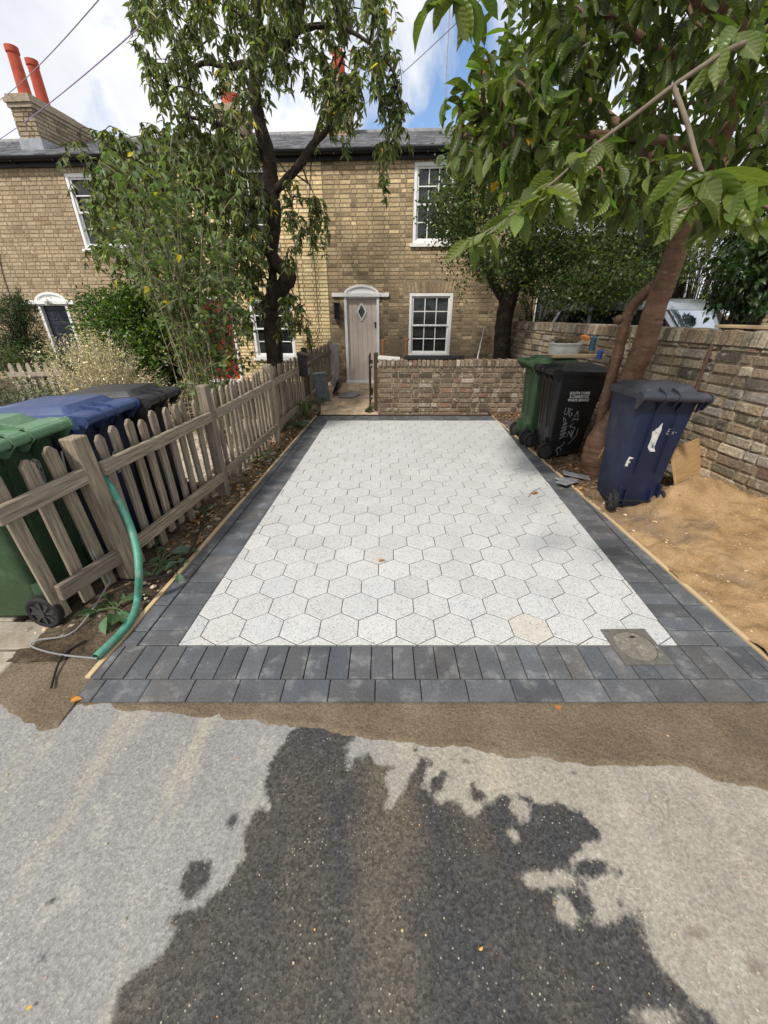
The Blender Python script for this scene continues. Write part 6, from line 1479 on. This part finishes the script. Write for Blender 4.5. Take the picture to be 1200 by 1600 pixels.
rosette('fern_plant', G(455, 665, .02), 60, .14, .35, M['leaf_sage'], 'grey green leafy plant under the mailbox', spread=.12, kind='mid', base=(.6, .8, .75))
def strappy(c, nn, h, label, base):
    root = empty('strappy_plant', tuple(c), 0, label, 'plant'); mb = MB()
    for k in range(nn):
        a = random.uniform(0, 6.28); r = h * random.uniform(.4, .95); hh = h * random.uniform(.5, 1); g = random.uniform(.6, 1.3); p = [V((0, 0, 0)), V((math.cos(a) * r * .35, math.sin(a) * r * .35, hh * .8)), V((math.cos(a) * r * .8, math.sin(a) * r * .8, hh * .9)), V((math.cos(a) * r * 1.1, math.sin(a) * r * 1.1, hh * .45))]
        ps = smooth_path(p, sub=4); s_ = V((-math.sin(a), math.cos(a), 0)); b = len(mb.v); nn_ = len(ps)
        for i, q in enumerate(ps): w = .007 * (1 - (i / (nn_ - 1)) ** 2) + .0008; mb.v += [tuple(q - s_ * w), tuple(q + s_ * w)]
        for i in range(nn_ - 1): mb.face((b + 2*i, b + 2*i+1, b + 2*i+3, b + 2*i+2), (g * base[0], g * base[1], g * base[2]))
    mb.build('leaves', M['leaf_sage'], root)
strappy(G(478, 655, .0), 46, .36, 'strappy green plant arching at the dark fence post', (.9, 1.05, .6))
strappy(G(505, 632, .0), 20, .16, 'small grassy tuft beside the corrugated sheet', (.8, .9, .6))
bush('ivy_tuft', [(tuple(G(577, 640, .04)), (.06, .06, .05))], 160, M['leaf_fine'], 'little green tuft at the foot of the gate post', 'plant', (.02, .04), (.015, .025))

# ---------------------------------------------------------------- stones, litter
def scatter_stones(name, region, n, size, mt, label, zf=lambda x, y: 0.0, cols=((1, 1, 1),)):
    mb = MB()
    for _ in range(n):
        x, y = random.uniform(region[0], region[1]), random.uniform(region[2], region[3]); s_ = size * math.exp(random.gauss(0, .45)); c = random.choice(cols); g = random.uniform(.6, 1.3)
        b = len(mb.v); z = zf(x, y) + s_ * .25; J = lambda: random.uniform(.7, 1.25)
        for d_ in ((1,0,0),(-1,0,0),(0,1,0),(0,-1,0),(0,0,.7),(0,0,-.6),(.7,.7,.3),(-.7,.6,.3),(.6,-.7,.3),(-.6,-.7,.3)): mb.v.append((x + d_[0] * s_ * J(), y + d_[1] * s_ * J(), z + d_[2] * s_ * J()))
        for f in ((4,6,7),(4,7,9),(4,9,8),(4,8,6),(6,0,5),(6,5,2),(6,2,7),(7,2,5),(7,5,1),(7,1,9),(9,1,5),(9,5,3),(9,3,8),(8,3,5),(8,5,0),(8,0,6)): mb.face([b + i for i in f], (c[0] * g, c[1] * g, c[2] * g))
    o = mb.build(name, mt); return tag(o, label, kind='stuff', cat='stones')
M['stone'] = mat('stone', (.36, .31, .25), .9, .2, mottle=(.3, 60), bump=(.5, 80, .004))
cols = ((1, 1, 1), (1.1, .95, .8), (.6, .55, .5), (1.2, 1.15, 1.05))
scatter_stones('rubble', (-1.9, -1.28, 1.5, 6.4), 900, .013, M['stone'], 'small stones and rubble in the bed along the fence', lambda x, y: -.005 if x < OLx(y) - .05 else -.3, cols)
scatter_stones('gravel', (-3.2, -1.65, .78, 1.22), 1100, .010, M['stone'], 'loose gravel beside the slabs at the left edge', lambda x, y: -.022, cols)
rh = lambda x, y: float(right_h(np.array([x]), np.array([y]))[0]) - .002 if ORx(y) + .05 < x < WX(y) - .02 else -.4
scatter_stones('sand_grit', (.95, 2.95, 1.2, 3.6), 1500, .0042, M['stone'], 'pale grit scattered over the sand', rh, ((1.5, 1.3, 1.0), (.9, .8, .7), (1.7, 1.6, 1.4)))
scatter_stones('soil_rubble', (1.3, 2.7, 3.6, 6.5), 500, .012, M['stone'], 'stones in the dark soil around the tree', rh, ((.6, .5, .4), (.9, .8, .7), (.4, .3, .25)))
scatter_stones('road_grit', (-2.0, 2.0, .15, 1.1), 320, .0016, M['stone'], 'tiny pale grit lying on the asphalt', lambda x, y: -.010, ((1.7, 1.5, 1.1), (1.3, 1.2, 1.0), (1.6, 1.0, .6)))
# leaf litter in the beds: uncountable
pos, dr = [], []
for _ in range(1500):
    y = random.uniform(3.3, 6.6); x = random.uniform(ORx(y) + .04, WX(y) - .05); z = rh(x, y) + .012
    if z > -.2: pos.append((x, y, z)); dr.append((random.gauss(0, 1), random.gauss(0, 1), random.gauss(0, .15)))
for _ in range(700):
    y = random.uniform(2.2, 6.6); x = random.uniform(FX(y) - .05, OLx(y) - .03); pos.append((x, y, .02)); dr.append((random.gauss(0, 1), random.gauss(0, 1), random.gauss(0, .15)))
n = len(pos); ll = leaves('leaf_litter', M['dead_leaf'], None, pos, dr, rng.uniform(.02, .06, n), rng.uniform(.01, .03, n), tints(n, (.5, .6, .7), sd=.5, odd=(1.6, 1.8, 2.5), oddp=.12), 'mid'); tag(ll, 'brown dead leaves littering the soil beds', 'leaf litter', kind='stuff')
for u, v, z, l_, c_, lb in ((110, 1096, .0, .045, (2.6, 2.4, 1.2), 'orange fallen leaf on the mud at the left corner of the paving'), (592, 877, .006, .05, (3.0, 3.0, 2.6), 'pale orange fallen leaf on the middle of the hexagon paving'), (868, 1107, .0, .03, (2.0, 1.6, 1.2), 'small orange leaf in the mud near the access cover'), (748, 1484, -.006, .014, (3.2, 4, 3), 'pale yellow leaf scrap on the wet asphalt'), (832, 772, .006, .06, (1.6, 1.3, 1.2), 'brown leaf near the right side of the white paving'), (41, 1577, -.006, .012, (3, 3.4, 2), 'yellow leaf scrap on the dry asphalt at the lower left'), (1005, 906, .006, .001, (1, 1, 1), None)):
    if not lb: continue
    p = G(u, v, z + .004); o = empty('fallen_leaf', tuple(p), 0, lb, 'leaf', 'fallen leaves on the ground')
    leaves('blade', M['dead_leaf'], o, [tuple(p)] * 2, [(1, .3, .18), (.3, 1, .22)], np.array([l_, l_ * .7]), np.array([l_ * .55, l_ * .4]), np.array([c_, c_]) * .6, 'broad')
tws = [((830, 775), (822, 762), (836, 768)), ((905, 868), (930, 880), (900, 860))]
mb = MB(); mb.tube(smooth_path([G(826, 776, .012), G(832, 768, .014), G(845, 762, .012)]), .0025, 5); tag(mb.build('twig', M['bark_red']), 'thin reddish twig on the white paving near the right border', 'twig')

# ================================================================ CARS
def car(loc, rz, paint, label, H=1.55, L_=4.2, W_=1.78, group='cars parked behind the boundary wall', long_roof=True):
    root = empty('parked_car', loc, rz, label, 'car', group)
    hw = W_ / 2
    # body side outline (x, z), nose at +x
    lower = [(-L_/2, .35), (-L_/2 - .02, .62), (-L_/2 + .05, .92), (-L_/2 + .25, .98), (L_*.16, .96), (L_*.40, .86), (L_/2 - .06, .70), (L_/2, .50), (L_/2 - .03, .28), (-L_/2 + .05, .24)]
    mb = MB()
    def sect(y, ins): return [(x * (1 - ins * .05), y, z if z < .3 else z - ins * .05) for x, z in lower]
    ys_ = [(-hw, 1), (-hw * .985, .45), (-hw * .9, 0), (0, -.35), (hw * .9, 0), (hw * .985, .45), (hw, 1)]
    mb.loft([sect(y, i) for y, i in ys_]); mb.build('body', paint, root, smooth=35)
    # greenhouse: roof and pillars over glass
    zb, zr = .93, H; xr0, xr1, xb0, xb1 = -L_/2 + .38, L_ * .07, -L_/2 + .12, L_ * .27
    def ring(t, e=0.0):
        z = zb + (zr - zb) * t; x0_, x1_ = xb0 + (xr0 - xb0) * t, xb1 + (xr1 - xb1) * t; y_ = hw * (.93 - .17 * t); return rrect((x1_ - x0_) / 2 + e, y_ + e, .16, 0, z, n=4, cx=(x0_ + x1_) / 2)
    mb = MB(); mb.loft([ring(0), ring(.5), ring(.86)], cap=(False, False)); mb.m = [1 if (i % 20) in (17, 18, 19, 0, 1) else 0 for i in range(len(mb.f))]; mb.build('windows', [M['car_side'], M['car_glass']], root, smooth=60)
    mb = MB(); mb.loft([ring(.85, .006), ring(.95, .0), [(p[0] * .96, p[1] * .94, zr) for p in ring(1)], [(p[0] * .6, p[1] * .6, zr + .035) for p in ring(1)]], cap=(True, True)); mb.build('roof', paint, root, smooth=50)
    for (fx, fy) in ((0.02, 0), (.36, 0), (.98, 0)):
        for sy in (-1, 1):
            mb = MB(); a = [xb0 + (xb1 - xb0) * fx, xr0 + (xr1 - xr0) * fx]; mb.tube([(a[0], sy * hw * .93, zb), (a[1], sy * hw * .785, zb + (zr - zb) * .88)], .035, 6); mb.build('pillar', paint, root)
    for sx in (-L_ * .31, L_ * .31):
        for sy in (-1, 1):
            mb = MB(); mb.tube([(sx, sy * (hw - .2), .31), (sx, sy * (hw + .005), .31)], .31, 24); w = mb.build('wheel', M['rubber'], root, smooth=35); mb = MB(); mb.tube([(sx, sy * (hw - .1), .31), (sx, sy * (hw + .012), .31)], .2, 20); mb.build('rim', M['steel'], w, smooth=35)
    for sy in (-1, 1):
        mb = MB(); mb.box((-L_/2 + .05, sy * (hw - .16), .80), (.14, .26, .18)); mb.build('tail_light', M['tail_red'], root, bevel=.02)
        mb = MB(); mb.box((L_/2 - .12, sy * (hw - .22), .66), (.18, .30, .12)); mb.build('headlight', M['white_plastic'], root, bevel=.02)
        mb = MB(); mb.box((L_ * .2, sy * (hw + .06), 1.0), (.1, .16, .12)); mb.build('mirror', paint, root, bevel=.02)
    return root
M['car_silver'] = mat('car_silver', (.42, .45, .50), .28, .5, metal=.6, coat=.6, mottle=None, bump=None)
M['car_dark'] = mat('car_dark', (.012, .014, .022), .25, .5, coat=.6, mottle=None, bump=None)
M['car_red'] = mat('car_red', (.20, .03, .03), .3, .5, coat=.5, mottle=None, bump=None)
M['car_glass'] = mat('car_glass', (.40, .47, .56), .04, 1.0, metal=.85, tint=False, mottle=None, bump=None, coat=1.0)
M['car_side'] = mat('car_side', (.012, .014, .016), .06, .6, tint=False, mottle=None, bump=None)
M['tail_red'] = mat('tail_red', (.35, .01, .01), .25, .6, mottle=None, bump=None)
car((4.35, 6.6, 0), R(-62), M['car_silver'], 'silver car with sky reflecting windscreen behind the boundary wall', H=1.66, L_=3.7)
car((5.3, 8.9, 0), R(-4), M['car_dark'], 'dark car half hidden behind the red barked trunk and the boundary wall', H=1.58)
